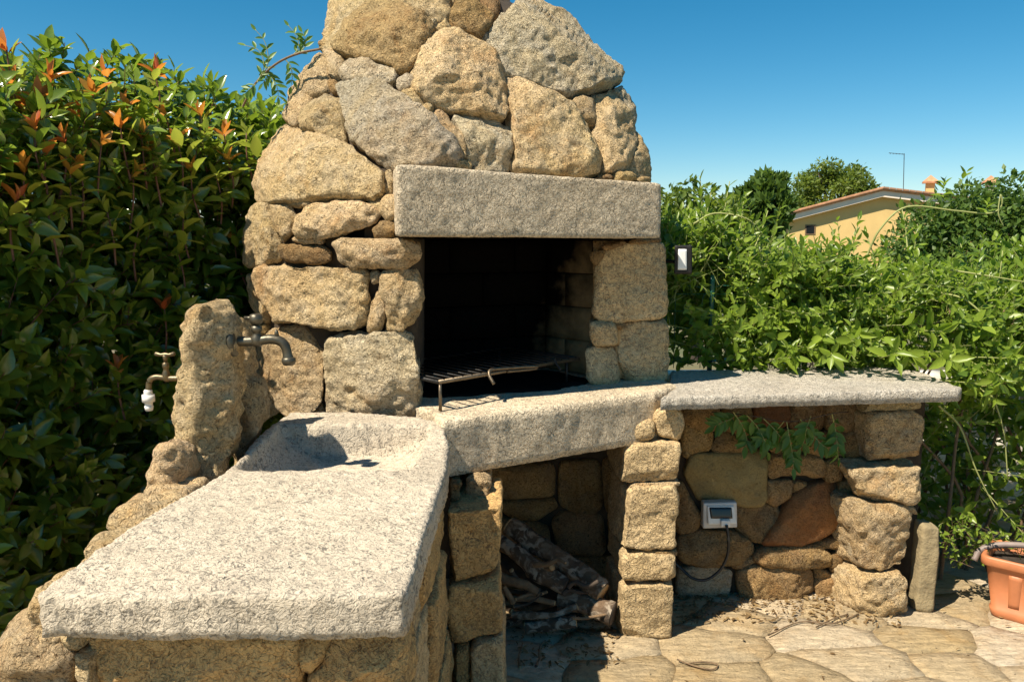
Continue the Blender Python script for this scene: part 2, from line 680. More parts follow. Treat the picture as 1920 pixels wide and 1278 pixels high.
def brick_mat():
    m = NT("sooty_firebrick")
    co = m.coords()
    geo = m.n("NewGeometry")
    sep = m.n("SeparateXYZ"); m.t.links.new(geo.outputs["Position"], sep.inputs[0])
    # soot blackens the bricks away from the open corner and higher up
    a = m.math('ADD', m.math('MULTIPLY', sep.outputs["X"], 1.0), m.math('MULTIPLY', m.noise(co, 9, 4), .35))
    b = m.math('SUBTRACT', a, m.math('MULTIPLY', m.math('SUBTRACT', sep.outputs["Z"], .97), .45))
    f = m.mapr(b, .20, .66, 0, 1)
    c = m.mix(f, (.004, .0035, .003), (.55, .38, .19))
    return m.done(c, .9, m.bump(m.noise(co, 60, 5), .4, .01), Specular_IOR_Level=.04)


M['brick'] = brick_mat()


def bark_mat():
    m = NT("flaking_bark")
    co = m.coords()
    f = m.ramp(m.noise(co, 26, 5, .8), [(.46, 0.0), (.56, 1.0)])
    c = m.mix(f, (.045, .032, .022), (.36, .31, .24))
    c = m.mix(m.ramp(m.noise(co, 8, 3), [(.4, 0.0), (.65, .8)]), c, (.16, .10, .055))
    return m.done(c, .9, m.bump(m.noise(co, 50, 6), .9, .015))


M['bark'] = bark_mat()
M['bark_b'] = simple("brown_branch_bark", (.20, .125, .065), .85, 0, 30, .45, .7, 70)
M['bark_d'] = simple("dark_trunk_bark", (.07, .05, .035), .9, 0, 12, .4, .8, 25)
M['cutwood'] = simple("cut_wood", (.42, .27, .13), .8, 0, 50, .3)


def flag_mat():
    m = NT("flagstone")
    co = m.coords()
    base = m.mix(m.ramp(m.noise(co, 3.5, 5, .8), [(.3, 0.0), (.7, 1.0)]), (.58, .44, .25), (.49, .385, .24))
    och = m.ramp(m.noise(co, 6, 5, 1.0), [(.5, 0.0), (.72, .45)])
    base = m.mix(och, base, (.47, .27, .08))
    hsv = m.n("HueSaturation")
    m.set(hsv.inputs["Value"], m.mapr(m.rand, 0, 1, .8, 1.12)); m.set(hsv.inputs["Saturation"], m.mapr(m.rand, 0, 1, 1.08, .75)); m.t.links.new(base, hsv.inputs["Color"])
    mott = m.ramp(m.noise(co, 30, 7, .6, .65), [(.3, .72), (.55, 1.0), (.8, 1.12)])
    c = m.mix(1.0, hsv.outputs[0], mott, 'MULTIPLY')
    dirt = m.ramp(m.noise(co, 75, 4, .5), [(.66, 0.0), (.72, .75)])
    c = m.mix(dirt, c, (.09, .06, .035))
    mp = m.n("Mapping"); m.t.links.new(co, mp.inputs[0]); mp.inputs["Scale"].default_value = (1, 3.5, 1); mp.inputs["Rotation"].default_value = (0, 0, .6)
    n1 = m.bump(m.noise(mp.outputs[0], 12, 8, .9, .66), .9, .03)
    n2 = m.bump(m.noise(co, 60, 5, .8), .7, .01, n1)
    return m.done(c, .8, n2, Specular_IOR_Level=.3)


M['flag'] = flag_mat()
M['joint'] = simple("flag_joint", (.30, .22, .125), .95, 0, 30, .45, .8, 60)


def ground_mat():
    m = NT("dry_ground")
    co = m.coords()
    c = m.mix(m.ramp(m.noise(co, .6, 6), [(.4, 0.0), (.6, 1.0)]), (.16, .13, .07), (.07, .09, .03))
    return m.done(c, .95, m.bump(m.noise(co, 8, 6), .6, .05))


M['ground'] = ground_mat()


def leaf_mat(name, c_dark, c_light, c_back, rough=.32, trans=.35, spec=.5):
    m = NT(name)
    at = m.n("Attribute", attribute_name="tint")
    oi = m.n("ObjectInfo")
    f = m.math('ADD', at.outputs["Fac"], 0.0)
    col = m.mix(f, c_dark, c_light)
    tc = m.n("TexCoord")
    mott = m.ramp(m.noise(tc.outputs["Object"], 60, 3), [(.3, .85), (.7, 1.12)])
    col = m.mix(1.0, col, mott, 'MULTIPLY')
    m.done(col, rough, None, Specular_IOR_Level=spec)
    tr = m.n("BsdfTranslucent")
    tcol = m.mix(f, tuple(1.15 * x for x in c_back), tuple(min(1, 1.9 * x) for x in c_back))
    m.t.links.new(tcol, tr.inputs["Color"])
    ms = m.n("MixShader")
    ms.inputs[0].default_value = trans
    m.t.links.new(m.b.outputs[0], ms.inputs[1]); m.t.links.new(tr.outputs[0], ms.inputs[2])
    m.t.links.new(ms.outputs[0], m.out.inputs["Surface"])
    return m.m


M['leaf'] = leaf_mat("glossy_hedge_leaf", (.042, .105, .018), (.22, .30, .03), (.18, .26, .02), .20, .32, .8)
M['leaf_new'] = leaf_mat("orange_young_leaf", (.58, .42, .06), (.48, .10, .03), (.48, .19, .03), .33, .4, .5)
M['leaf_lime'] = leaf_mat("lime_young_leaf", (.22, .30, .035), (.42, .38, .05), (.30, .36, .045), .35, .4, .5)
M['leaf_r'] = leaf_mat("vine_leaf", (.055, .12, .018), (.24, .32, .04), (.20, .30, .025), .36, .38, .45)
M['leaf_w'] = leaf_mat("wisteria_leaf", (.05, .13, .025), (.15, .26, .04), (.14, .27, .035), .42, .38, .4)
M['leaf_far'] = leaf_mat("far_tree_leaf", (.06, .11, .018), (.22, .27, .04), (.16, .22, .02), .5, .35, .3)
M['leaf_dark'] = leaf_mat("dark_tree_leaf", (.035, .080, .016), (.13, .20, .03), (.11, .18, .02), .5, .3, .3)
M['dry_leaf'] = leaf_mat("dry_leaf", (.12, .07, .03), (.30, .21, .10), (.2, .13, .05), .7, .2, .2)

# ------------------------------------------------------------------ wall surfaces
U_DIR = np.array([.905, .425, 0.0])               # along the oven's front, which turns away to the right
U_NRM = np.array([.425, -.905, 0.0])


def plane_surf(p0, nrm):
    p0 = np.asarray(p0, float); nrm = np.asarray(nrm, float); nrm = nrm / np.linalg.norm(nrm)

    def f(px):
        r = rays(px)
        t = ((p0 - ORG) @ nrm) / (r @ nrm)
        return ORG + r * t[:, None], np.tile(nrm, (len(r), 1))
    return f


def y_front(x, z):
    A = 2.76 - .36 * (x + .34)
    B = 2.98 + .47 * (x - .13)
    k = .05
    y = np.where(A > B, A, B) + k * np.exp(-np.abs(A - B) / k) * .35
    dz = np.maximum(z - 1.60, 0)
    y = y + .55 * dz * dz / (dz + .10)
    xr = .62 - 1.15 * np.maximum(z - 1.8, 0) ** 2
    t = np.maximum(x - (xr - .22), 0) / .22
    y = y + .16 * np.minimum(t, 1.6) ** 2 * (z > 1.5)
    xl = -.93 + .35 * np.maximum(z - 1.75, 0)
    t = np.maximum((xl + .16) - x, 0) / .16
    return y + .07 * np.minimum(t, 1.6) ** 2


def front_surf(px):
    r = rays(px)
    lo = np.full(len(r), 1.8); hi = np.full(len(r), 5.0)

    def g(t):
        P = ORG + r * t[:, None]
        return P[:, 1] - y_front(P[:, 0], P[:, 2])
    for _ in range(40):
        mid = (lo + hi) / 2
        v = g(mid) > 0
        hi = np.where(v, mid, hi); lo = np.where(v, lo, mid)
    P = ORG + r * hi[:, None]
    e = .02
    dx = (y_front(P[:, 0] + e, P[:, 2]) - y_front(P[:, 0] - e, P[:, 2])) / (2 * e)
    dz = (y_front(P[:, 0], P[:, 2] + e) - y_front(P[:, 0], P[:, 2] - e)) / (2 * e)
    N = np.stack([dx, -np.ones(len(r)), dz], 1)
    return P, N / np.linalg.norm(N, axis=1)[:, None]


def zoom(ox, oy, k):
    return lambda *pts: [(ox + x / k, oy + y / k) for x, y in pts]


# ------------------------------------------------------------------ ground and patio
def ground_z(x, y):
    d = np.maximum(np.hypot(x, y - 3) - 7, 0)
    return -0.03 - 1.7 * (1 - np.exp(-d / 14.0))


def build_ground():
    rad = np.concatenate([[0.0], np.geomspace(1.5, 1500, 40)])
    seg = 64
    V = [(0, 3, -.03)]
    for r_ in rad[1:]:
        for k in range(seg):
            a = 2 * math.pi * k / seg
            x, y = r_ * math.cos(a), 3 + r_ * math.sin(a)
            V.append((x, y, float(ground_z(np.array(x), np.array(y)))))
    F = [(0, 1 + k, 1 + (k + 1) % seg) for k in range(seg)]
    for i in range(len(rad) - 2):
        for k in range(seg):
            a = 1 + i * seg + k; b = 1 + i * seg + (k + 1) % seg
            F.append((a, a + seg, b + seg, b))
    o = mesh("ground", V, F, M['ground'], None)
    tag(o, "dry earth and grass ground around the patio", kind="structure")
    v, f = box(-2.2, 3.6, .2, 4.6, -.06, -.006)
    pt = mesh("patio", v, f, M['joint'], None, smooth=False)
    tag(pt, "patio of irregular sand coloured flagstones", kind="structure")
    v, f = box(-5.5, 7.0, -7.0, .195, -.06, .002)  # unseen paved sheet, added to bounce sunlight onto the shaded stone fronts
    tag(mesh("bounce_paving", v, f, M['flag'], None, smooth=False), "unseen pale paving added in front of the patio to bounce sunlight", kind="structure")
    v, f = box(-.95, 3.6, .2, 2.25, -.06, .001)  # nearer unseen sheet, added likewise for bounced sunlight
    tag(mesh("bounce_paving", v, f, M['flag'], None, smooth=False), "unseen pale paved strip added before the flagstones to bounce sunlight", kind="structure")
    # flagstones: cells of a loose voronoi pattern
    rng = np.random.default_rng(21)
    sites = []
    for _ in range(4000):
        c = np.array([rng.uniform(-.7, 3.5), rng.uniform(2.0, 4.5)])
        if all(math.hypot((c[0] - q[0]) * .72, (c[1] - q[1]) * 1.25) > .15 + .11 * abs(math.sin(9 * q[0] + 5 * q[1])) for q in sites):
            sites.append(c)
    sites = np.array(sites)
    for i, s in enumerate(sites):
        poly = [np.array(p) for p in ((s[0] - .6, s[1] - .6), (s[0] + .6, s[1] - .6), (s[0] + .6, s[1] + .6), (s[0] - .6, s[1] + .6))]
        for j, t in enumerate(sites):
            if i == j or np.hypot(*(t - s)) > 1.2: continue
            m_ = (s + t) / 2; n_ = (t - s) * np.array([.75, 1.2]); n_ = n_ / np.hypot(*n_)
            m_ = m_ - n_ * .002
            out = []
            for a, b in zip(poly, poly[1:] + poly[:1]):
                da, db = (a - m_) @ n_, (b - m_) @ n_
                if da <= 0: out.append(a)
                if (da < 0) != (db < 0): out.append(a + (b - a) * da / (da - db))
            poly = out
            if len(poly) < 3: break
        if len(poly) < 3: continue
        P = np.array(poly)
        if P[:, 1].max() < 2.3 or P[:, 0].max() < -.3:      # never in view
            continue
        P = resample(P, .03)
        g3 = np.c_[P * 4.3, np.full(len(P), .5)]
        P = P + .055 * np.stack([vnoise(g3, 51), vnoise(g3, 52)], 1) + .016 * np.stack([vnoise(g3 * 3.1, 53), vnoise(g3 * 3.1, 54)], 1)
        q = np.c_[P * 7, np.full(len(P), i * .7)]
        P = P + .007 * np.stack([vnoise(q * (3, 3, 1), 3), vnoise(q * (3, 3, 1), 9)], 1)
        dz = rng.uniform(-.004, .004)
        tilt = rng.uniform(-.006, .006, 2)

        def to3(p2, c):
            return np.c_[p2, .004 + dz + c + (p2 - s) @ tilt]
        V, F = pillow(P, to3, .03, .05, 1.0, .004)
        o = mesh("flagstone", V, F, M['flag'], pt, recalc=True)
        displace(o, [(5, .003), (18, .0018)], i)
    return pt


PATIO = build_ground()

# ------------------------------------------------------------------ stone oven
OVEN = thing("stone_barbecue", (0.1, 3.2, 0),
             "rustic stone barbecue oven with domed boulder hood and granite lintel", "barbecue")
Z2 = zoom(440, 0, 2.3415)
HOOD = [
    (Z2((415, 190), (470, 110), (560, 30), (640, 10), (760, 25), (850, 70), (880, 115), (870, 150), (830, 180), (810, 230), (740, 290), (700, 285), (640, 255), (540, 240), (440, 225)), 'lime_y', .03),
    (Z2((400, -160), (560, -170), (570, 10), (470, 105), (405, 190), (360, 215), (385, 150), (405, 95)), 'lime', .0),
    (Z2((455, 270), (500, 248), (600, 252), (690, 285), (700, 330), (660, 350), (560, 345), (470, 345), (448, 315)), 'lime_g', .0),
    (Z2((205, 480), (250, 400), (310, 290), (370, 240), (395, 250), (400, 310), (385, 370), (320, 420), (290, 520), (250, 540), (195, 525)), 'lime', .01),
    (Z2((380, 220), (420, 205), (450, 240), (440, 300), (415, 330), (400, 300), (400, 245)), 'lime', .0),
    (Z2((395, 340), (425, 335), (430, 385), (405, 390)), 'lime_b', -.01),
    (Z2((285, 545), (330, 430), (400, 400), (440, 420), (465, 500), (465, 600), (435, 612), (380, 590)), 'lime', .02),
    (Z2((440, 360), (540, 348), (650, 360), (720, 400), (800, 460), (870, 510), (900, 560), (960, 610), (995, 670), (960, 700), (850, 720), (700, 722), (620, 700), (560, 650), (500, 600), (480, 520), (455, 440)), 'lime_g', .025),
    (Z2((700, 350), (740, 310), (768, 320), (770, 360), (735, 382)), 'lime_g', -.01),
    (Z2((790, 290), (820, 210), (880, 140), (950, 115), (1030, 125), (1100, 165), (1150, 230), (1165, 320), (1195, 400), (1205, 490), (1180, 515), (1080, 490), (960, 475), (850, 430), (800, 390), (785, 340)), 'lime', .035),
    (Z2((728, 385), (775, 360), (800, 400), (828, 450), (800, 467), (760, 430)), 'lime', -.01),
    (Z2((830, 450), (865, 435), (880, 460), (850, 487)), 'lime', -.01),
    (Z2((875, 470), (915, 465), (965, 510), (1000, 560), (1028, 640), (1020, 682), (990, 670), (960, 610), (900, 530)), 'lime', .0),
    (Z2((975, 495), (1060, 497), (1210, 522), (1225, 640), (1228, 732), (1130, 725), (1060, 715), (1035, 660), (1025, 600), (1000, 545)), 'lime_g', .005),
    (Z2((975, 695), (1020, 688), (1055, 710), (1040, 725), (985, 722)), 'lime_y', -.01),
    (Z2((1130, 130), (1170, 60), (1260, 20), (1370, 35), (1450, 75), (1520, 180), (1600, 260), (1690, 340), (1670, 375), (1560, 390), (1480, 400), (1400, 380), (1300, 345), (1180, 305), (1150, 250), (1115, 180)), 'lime_g', .05),
    (Z2((1195, 340), (1290, 350), (1390, 385), (1470, 440), (1530, 510), (1590, 570), (1615, 660), (1610, 740), (1540, 765), (1400, 755), (1240, 735), (1230, 600), (1215, 500), (1205, 420)), 'lime', .03),
    (Z2((1500, 430), (1550, 405), (1585, 440), (1595, 545), (1550, 520), (1510, 480)), 'lime', .0),
    (Z2((1580, 400), (1660, 400), (1720, 460), (1770, 560), (1780, 620), (1740, 700), (1750, 742), (1640, 750), (1620, 640), (1600, 560), (1595, 460)), 'lime', .01),
    (Z2((1772, 560), (1800, 620), (1825, 680), (1838, 790), (1790, 795), (1755, 742), (1745, 690), (1782, 620)), 'lime', .0),
    (Z2((1660, 388), (1700, 390), (1748, 470), (1770, 540), (1735, 490), (1695, 430)), 'lime_g', .02),
    (Z2((1600, 770), (1645, 755), (1672, 770), (1660, 788), (1610, 785)), 'lime_b', .0),
    (Z2((1680, 757), (1740, 748), (1765, 780), (1740, 792), (1690, 788)), 'lime_y', .01),
    (Z2((1775, 790), (1800, 768), (1835, 765), (1838, 800), (1790, 802)), 'lime_y', .0),
    (Z2((590, -90), (700, -100), (930, -90), (940, 30), (900, 72), (860, 68), (760, 22), (640, 5), (575, 8)), 'lime', .0),
    (Z2((945, 40), (980, -5), (1040, -15), (1085, 10), (1140, 60), (1120, 110), (1082, 157), (1040, 120), (960, 95)), 'lime_b', .02),
    (Z2((885, 110), (930, 60), (950, 100), (905, 132)), 'lime', -.01),
    (Z2((858, 76), (890, 70), (888, 102), (870, 100)), 'lime_g', -.01),
    (Z2((1075, -60), (1205, -60), (1200, 20), (1160, 55), (1140, 55), (1090, 5)), 'lime_b', -.03),
    (Z2((1088, 152), (1122, 120), (1128, 140), (1115, 185)), 'lime_g', -.01),
    (Z2((950, -90), (1070, -90), (1070, -20), (975, -15)), 'lime', -.01),
    (Z2((175, 555), (215, 535), (290, 555), (380, 590), (480, 630), (530, 660), (620, 730), (645, 760), (645, 850), (600, 875), (450, 865), (250, 880), (100, 880), (70, 860), (85, 740), (120, 650)), 'lime', .03),
    (Z2((648, 742), (670, 735), (687, 780), (677, 835), (652, 840)), 'lime', -.01),
    (Z2((1590, 560), (1615, 570), (1618, 640), (1600, 600)), 'lime_b', -.02),
]
for poly, mt, pr in HOOD:
    stone_px(OVEN, poly, front_surf, M[mt], proud=pr, thick=.18, r=.015, bulge=.016)

LEFT = [
    ([(470, 385), (502, 378), (512, 420), (525, 470), (520, 490), (470, 503), (455, 490), (455, 440)], 'lime', .0),
    ([(505, 382), (545, 382), (552, 400), (545, 435), (530, 457), (515, 430)], 'lime', .0),
    ([(540, 382), (565, 374), (585, 379), (560, 389)], 'lime', -.01),
    ([(552, 410), (570, 387), (620, 376), (680, 376), (710, 400), (700, 420), (650, 438), (580, 445), (553, 438)], 'lime', .02),
    ([(688, 377), (715, 376), (716, 395), (705, 398)], 'lime', -.01),
    ([(720, 366), (740, 365), (742, 405), (727, 412), (715, 400)], 'lime', .0),
    ([(702, 432), (715, 415), (738, 418), (740, 446), (705, 448)], 'lime_b', .0),
    ([(548, 448), (575, 444), (606, 450), (600, 457), (560, 456)], 'lime', -.01),
    ([(522, 462), (540, 457), (600, 460), (620, 472), (618, 490), (600, 497), (545, 493), (528, 485)], 'lime_b', .0),
    ([(622, 456), (650, 446), (770, 450), (787, 465), (785, 490), (760, 502), (660, 500), (640, 490)], 'lime', .02),
    ([(478, 512), (500, 501), (680, 502), (690, 522), (692, 590), (680, 612), (620, 612), (515, 602), (505, 580), (475, 545)], 'lime', .03),
    ([(459, 515), (476, 513), (473, 545), (503, 582), (500, 612), (472, 580)], 'lime', .0),
    ([(712, 510), (780, 505), (788, 560), (785, 600), (760, 622), (725, 622), (722, 590), (727, 570), (712, 545)], 'lime', .01),
    ([(695, 512), (708, 510), (710, 530), (700, 532)], 'lime', -.01),
    ([(693, 600), (697, 570), (710, 550), (722, 565), (718, 600), (705, 625), (693, 622)], 'lime', -.005),
    ([(482, 650), (510, 620), (560, 612), (595, 625), (603, 670), (602, 740), (590, 770), (560, 784), (530, 778), (510, 740), (485, 690)], 'lime', .03),
    ([(611, 636), (645, 628), (773, 623), (781, 665), (785, 722), (790, 770), (781, 788), (615, 784), (610, 740), (608, 680)], 'gran_k', .02),
    ([(590, 775), (600, 762), (610, 780), (604, 788), (592, 787)], 'lime', -.01),
    ([(460, 605), (505, 612), (482, 640), (478, 690), (462, 700)], 'lime_b', -.02),
    ([(462, 700), (482, 695), (508, 742), (520, 780), (480, 800), (462, 760)], 'lime', -.01),
]
M['gran_k'] = limestone("limestone_square", (.70, .57, .375), (.62, .485, .295), (.56, .49, .38), .5, .6)
for poly, mt, pr in LEFT:
    stone_px(OVEN, poly, front_surf, M[mt], proud=pr, thick=.2, r=.013, bulge=.012, ext=(.12, -.99, 0))

JAMB = plane_surf((.33, 3.215, 0), (.42, -.907, 0))
Z5 = zoom(740, 400, 2.7778)
for poly, mt in [
    (Z5((1045, 300), (1090, 210), (1200, 165), (1390, 150), (1415, 180), (1410, 520), (1380, 550), (1080, 562), (1045, 530)), 'gran_t'),
    (Z5((1085, 170), (1190, 150), (1205, 160), (1100, 190)), 'lime_b'),
    (Z5((1220, 148), (1385, 125), (1390, 145), (1230, 160)), 'lime_b'),
    (Z5((1020, 215), (1100, 195), (1080, 235), (1050, 275), (1025, 250)), 'lime_b'),
    (Z5((1015, 580), (1050, 570), (1145, 575), (1160, 600), (1155, 692), (1030, 692)), 'gran_t'),
    (Z5((1170, 620), (1210, 575), (1420, 560), (1427, 860), (1402, 892), (1200, 892), (1170, 840)), 'gran_t'),
    (Z5((1000, 720), (1040, 697), (1150, 707), (1165, 890), (1080, 907), (1010, 877)), 'gran_t'),
    (Z5((1150, 580), (1200, 572), (1172, 610)), 'lime_b'),
]:
    stone_px(OVEN, poly, JAMB, M[mt], thick=.22, r=.014, octs=GRAN + [(9, .004)], pits=None, ext=(-.10, -.995, 0), chips=6)

# cores behind the stones, so that the joints look into dark mortar
def core_px(poly, surf, back, thick, parent, name, mat, n=None):
    poly = np.asarray(poly, float)
    P, N = surf(poly.mean(0)[None])
    scale = np.linalg.norm(P[0] - ORG) / FPX
    n = N[0] if n is None else np.asarray(n, float)

    def to3(q, c):
        W, _ = surf(q)
        return W + n * (c - back)[:, None]
    V, F = pillow(resample(poly, 18), to3, thick, 18, scale, .01)
    return mesh(name, V, F, mat, parent, recalc=True)


core_px([(625, -110), (940, -110), (960, -10), (1030, 20), (1085, 70), (1140, 140), (1180, 215), (1205, 290), (1212, 340), (760, 320), (640, 300), (560, 220), (600, 120), (625, 70)],
        front_surf, .055, .38, OVEN, "hood_core", M['mortar'], (.12, -.96, .25))
core_px([(480, 385), (545, 225), (640, 250), (760, 320), (745, 445), (775, 450), (775, 780), (500, 775), (470, 690), (466, 510)],
        front_surf, .055, .30, OVEN, "wall_core", M['mortar'], (0, -1, 0))
core_px([(1112, 452), (1240, 450), (1245, 715), (1112, 715)], JAMB, .05, .26, OVEN, "jamb_core", M['lime_b'], (-.10, -.995, 0))

# lintel
LP = np.array([.11, 2.90, 0])


def on_line(px, py, p0, nrm=U_NRM):
    r = rays((px, py))[0]
    t = ((np.asarray(p0) - ORG)[:2] @ nrm[:2]) / (r[:2] @ nrm[:2])
    return ORG + r * t


lf = [on_line(745, 444, LP), on_line(1240, 447, LP), on_line(1240, 344, LP), on_line(744, 308, LP)]
lb = np.array([-.05, .25, 0])
lint = block(OVEN, lf + [p + lb for p in lf], M['gran_l'], r=.009, octs=[(5, .004), (40, .0016), (90, .0012)], step=.011, name="lintel", chips=0)

# hearth slab
HZ = .97


def slab(name, poly, z0, z1, mat, parent, step=.012, r=.012, octs=GRAN, zfun=None, outline_jit=.004, chisel=.004):
    poly = resample(np.asarray(poly, float), step)
    q = np.c_[poly * 14, np.full(len(poly), z0 * 9)]
    poly = poly + outline_jit * np.stack([vnoise(q, 31), vnoise(q, 37)], 1)

    def to3(p2, c):
        z = z1 + c
        if zfun is not None:
            z = z + np.where(c > -r * 1.01, zfun(p2[:, 0], p2[:, 1]), 0)
        return np.c_[p2, z]
    V, F = pillow(poly, to3, z1 - z0, step, 1.0, r)
    o = mesh(name, V, F, mat, parent, recalc=True)
    if octs:
        no = np.empty(len(o.data.vertices) * 3); o.data.vertex_normals.foreach_get("vector", no)
        side = np.clip(1 - np.abs(no.reshape(-1, 3)[:, 2]) * 1.3, 0, 1)
        displace(o, octs, 3)
        displace(o, [(26, .0015), (70, chisel)], 8, None, side)
    return o


hearth_poly = [(-.232, 2.592), (-.02, 2.722), (.25, 2.884), (.45, 3.003), (.563, 3.072), (.68, 3.20), (.60, 3.50), (.2, 3.80), (-.55, 3.5), (-.60, 2.98), (-.36, 2.84), (-.285, 2.74)]
hs_o = slab("hearth_slab", hearth_poly, .775, HZ, M['gran_l'], OVEN, .012, .008, octs=[(4, .003), (30, .0014), (85, .0014)], chisel=.002)
ash = resample(chaikin(np.array([(-.30, 2.95), (-.10, 3.02), (.12, 3.06), (.30, 3.20), (.34, 3.33), (.14, 3.58), (-.45, 3.36), (-.42, 3.0)]), 2), .03)
ash = ash + .02 * np.stack([vnoise(np.c_[ash * 12, ash[:, 0]], 3), vnoise(np.c_[ash * 12, ash[:, 0]], 4)], 1)
V, F = pillow(ash, lambda p2, c: np.c_[p2, .982 + c], .014, .03, 1.0, .008)
ashbed = mesh("ash_bed", V, F, M['soot'], OVEN, recalc=True)
displace(ashbed, [(14, .006), (40, .003)], 2)

# firebox of bricks
def wall_bricks(a, b, z0, rows, bh, bl, inward):
    a = np.array(a); b = np.array(b)
    d = b - a; L = np.hypot(*d); d = d / L
    n = np.array(inward)
    for k in range(rows):
        s = -(bl / 2 if k % 2 else 0)
        while s < L - .02:
            s0, s1 = max(s, 0) + .0015, min(s + bl, L) - .0015
            s += bl
            if s1 - s0 < .03: continue
            p0, p1 = a + d * s0, a + d * s1
            za, zb = z0 + k * bh + .0015, z0 + (k + 1) * bh - .0015
            q = [(p0[0], p0[1], za), (p1[0], p1[1], za), (p1[0], p1[1], zb), (p0[0], p0[1], zb)]
            bk = [(x - n[0] * .06, y - n[1] * .06, z) for x, y, z in q]
            block(FIREBOX, q + bk, M['brick'], r=.004, octs=None, step=.05, name="brick")


v, f = merge(box(-.70, .56, 3.74, 3.80, .90, 1.72), box(-.70, -.64, 2.95, 3.80, .97, 1.72))
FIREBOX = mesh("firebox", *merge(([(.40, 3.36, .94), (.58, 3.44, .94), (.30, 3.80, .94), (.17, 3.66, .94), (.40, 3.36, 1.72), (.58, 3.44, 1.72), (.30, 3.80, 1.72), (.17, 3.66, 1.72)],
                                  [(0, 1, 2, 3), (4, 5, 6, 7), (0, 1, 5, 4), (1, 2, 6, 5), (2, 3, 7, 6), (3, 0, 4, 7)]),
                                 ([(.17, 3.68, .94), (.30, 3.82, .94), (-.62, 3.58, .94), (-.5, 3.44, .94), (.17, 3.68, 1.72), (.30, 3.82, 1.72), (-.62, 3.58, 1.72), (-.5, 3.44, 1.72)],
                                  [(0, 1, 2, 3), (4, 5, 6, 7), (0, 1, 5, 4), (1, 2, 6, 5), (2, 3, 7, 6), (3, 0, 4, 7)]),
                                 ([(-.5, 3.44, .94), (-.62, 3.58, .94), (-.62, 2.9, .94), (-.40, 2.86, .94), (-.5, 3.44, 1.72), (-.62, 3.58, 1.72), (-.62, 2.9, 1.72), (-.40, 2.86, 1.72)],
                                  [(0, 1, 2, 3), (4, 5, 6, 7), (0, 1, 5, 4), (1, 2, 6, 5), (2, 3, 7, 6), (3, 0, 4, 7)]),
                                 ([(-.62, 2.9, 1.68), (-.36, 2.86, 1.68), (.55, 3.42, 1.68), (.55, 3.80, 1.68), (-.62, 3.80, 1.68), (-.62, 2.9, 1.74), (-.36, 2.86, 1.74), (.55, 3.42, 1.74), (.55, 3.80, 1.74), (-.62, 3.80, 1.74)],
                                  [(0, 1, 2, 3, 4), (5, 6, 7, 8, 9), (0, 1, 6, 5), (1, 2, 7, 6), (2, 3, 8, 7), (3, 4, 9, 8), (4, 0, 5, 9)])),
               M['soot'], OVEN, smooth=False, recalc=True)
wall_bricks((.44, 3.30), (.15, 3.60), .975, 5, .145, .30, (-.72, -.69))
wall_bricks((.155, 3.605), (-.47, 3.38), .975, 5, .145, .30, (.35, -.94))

# right end and back of the oven, seen only from the side
rng = np.random.default_rng(5)
for k in range(5):
    z0 = .98 + k * .17
    for j in range(2):
        a = np.array([.60, 3.50, 0]) + np.array([-.12, .2, 0]) * j + np.array([-.05 * max(0, k - 3), .0, 0])
        b = a + np.array([-.12, .2, 0]) * .96
        w = np.array([-.16, -.06, 0])
        q = [a + (0, 0, z0), b + (0, 0, z0), b + (0, 0, z0 + .163), a + (0, 0, z0 + .163)]
        block(OVEN, q + [p + w for p in q], M['gran_t'], r=.03, octs=SOFT, step=.03, jitter=.01)

# ---- supports of the hearth: middle pillar
PIL = [
    ([(1168, 908), (1276, 906), (1281, 828), (1172, 838)], 2.985),
    ([(1166, 1030), (1268, 1032), (1273, 914), (1176, 912)], 2.975),
    ([(1166, 1090), (1268, 1084), (1270, 1040), (1170, 1040)], 2.965),
    ([(1166, 1206), (1261, 1200), (1263, 1092), (1166, 1096)], 2.955),
    ([(1231, 826), (1279, 826), (1279, 768), (1231, 768)], 3.03),
]
for q, d in PIL:
    block(OVEN, quad8(q, d, (-.02, .32, 0)), M['gran_t'], r=.012, octs=GRAN + [(8, .005)], step=.010, jitter=.006)
block(OVEN, quad8([(1172, 1040), (1270, 1042), (1271, 1033), (1180, 1031)], 2.985, (0, .28, 0)), M['lime_b'], r=.004, octs=None, step=.03)
block(OVEN, quad8([(1180, 913), (1274, 911), (1276, 905), (1190, 906)], 3.0, (0, .28, 0)), M['lime'], r=.004, octs=None, step=.03)
block(OVEN, quad8([(1172, 840), (1228, 828), (1228, 790), (1172, 800)], 3.02, (0, .26, 0)), M['gran_t'], r=.02, octs=SOFT, step=.02)

# left pillar, beside the firewood
for q, d, mt in [
    ([(841, 1094), (936, 1086), (942, 947), (842, 954)], 2.46, 'gran_o'),
    ([(841, 1212), (940, 1186), (938, 1092), (841, 1099)], 2.45, 'gran_o'),
    ([(884, 1420), (952, 1420), (946, 1190), (882, 1206)], 2.44, 'gran_t'),
    ([(853, 1420), (880, 1420), (878, 1208), (853, 1216)], 2.46, 'gran_o'),
]:
    block(OVEN, quad8(q, d, (-.01, .34, 0)), M[mt], r=.011, octs=GRAN + [(8, .005)], step=.010, jitter=.005)
block(OVEN, quad8([(868, 946), (921, 944), (920, 908), (876, 900)], 2.58, (-.01, .25, 0)), M['lime'], r=.028, octs=LIME, step=.010, jitter=.008)
block(OVEN, quad8([(840, 944), (866, 946), (866, 905), (842, 905)], 2.55, (-.01, .25, 0)), M['lime_b'], r=.02, octs=LIME, step=.012, jitter=.008)

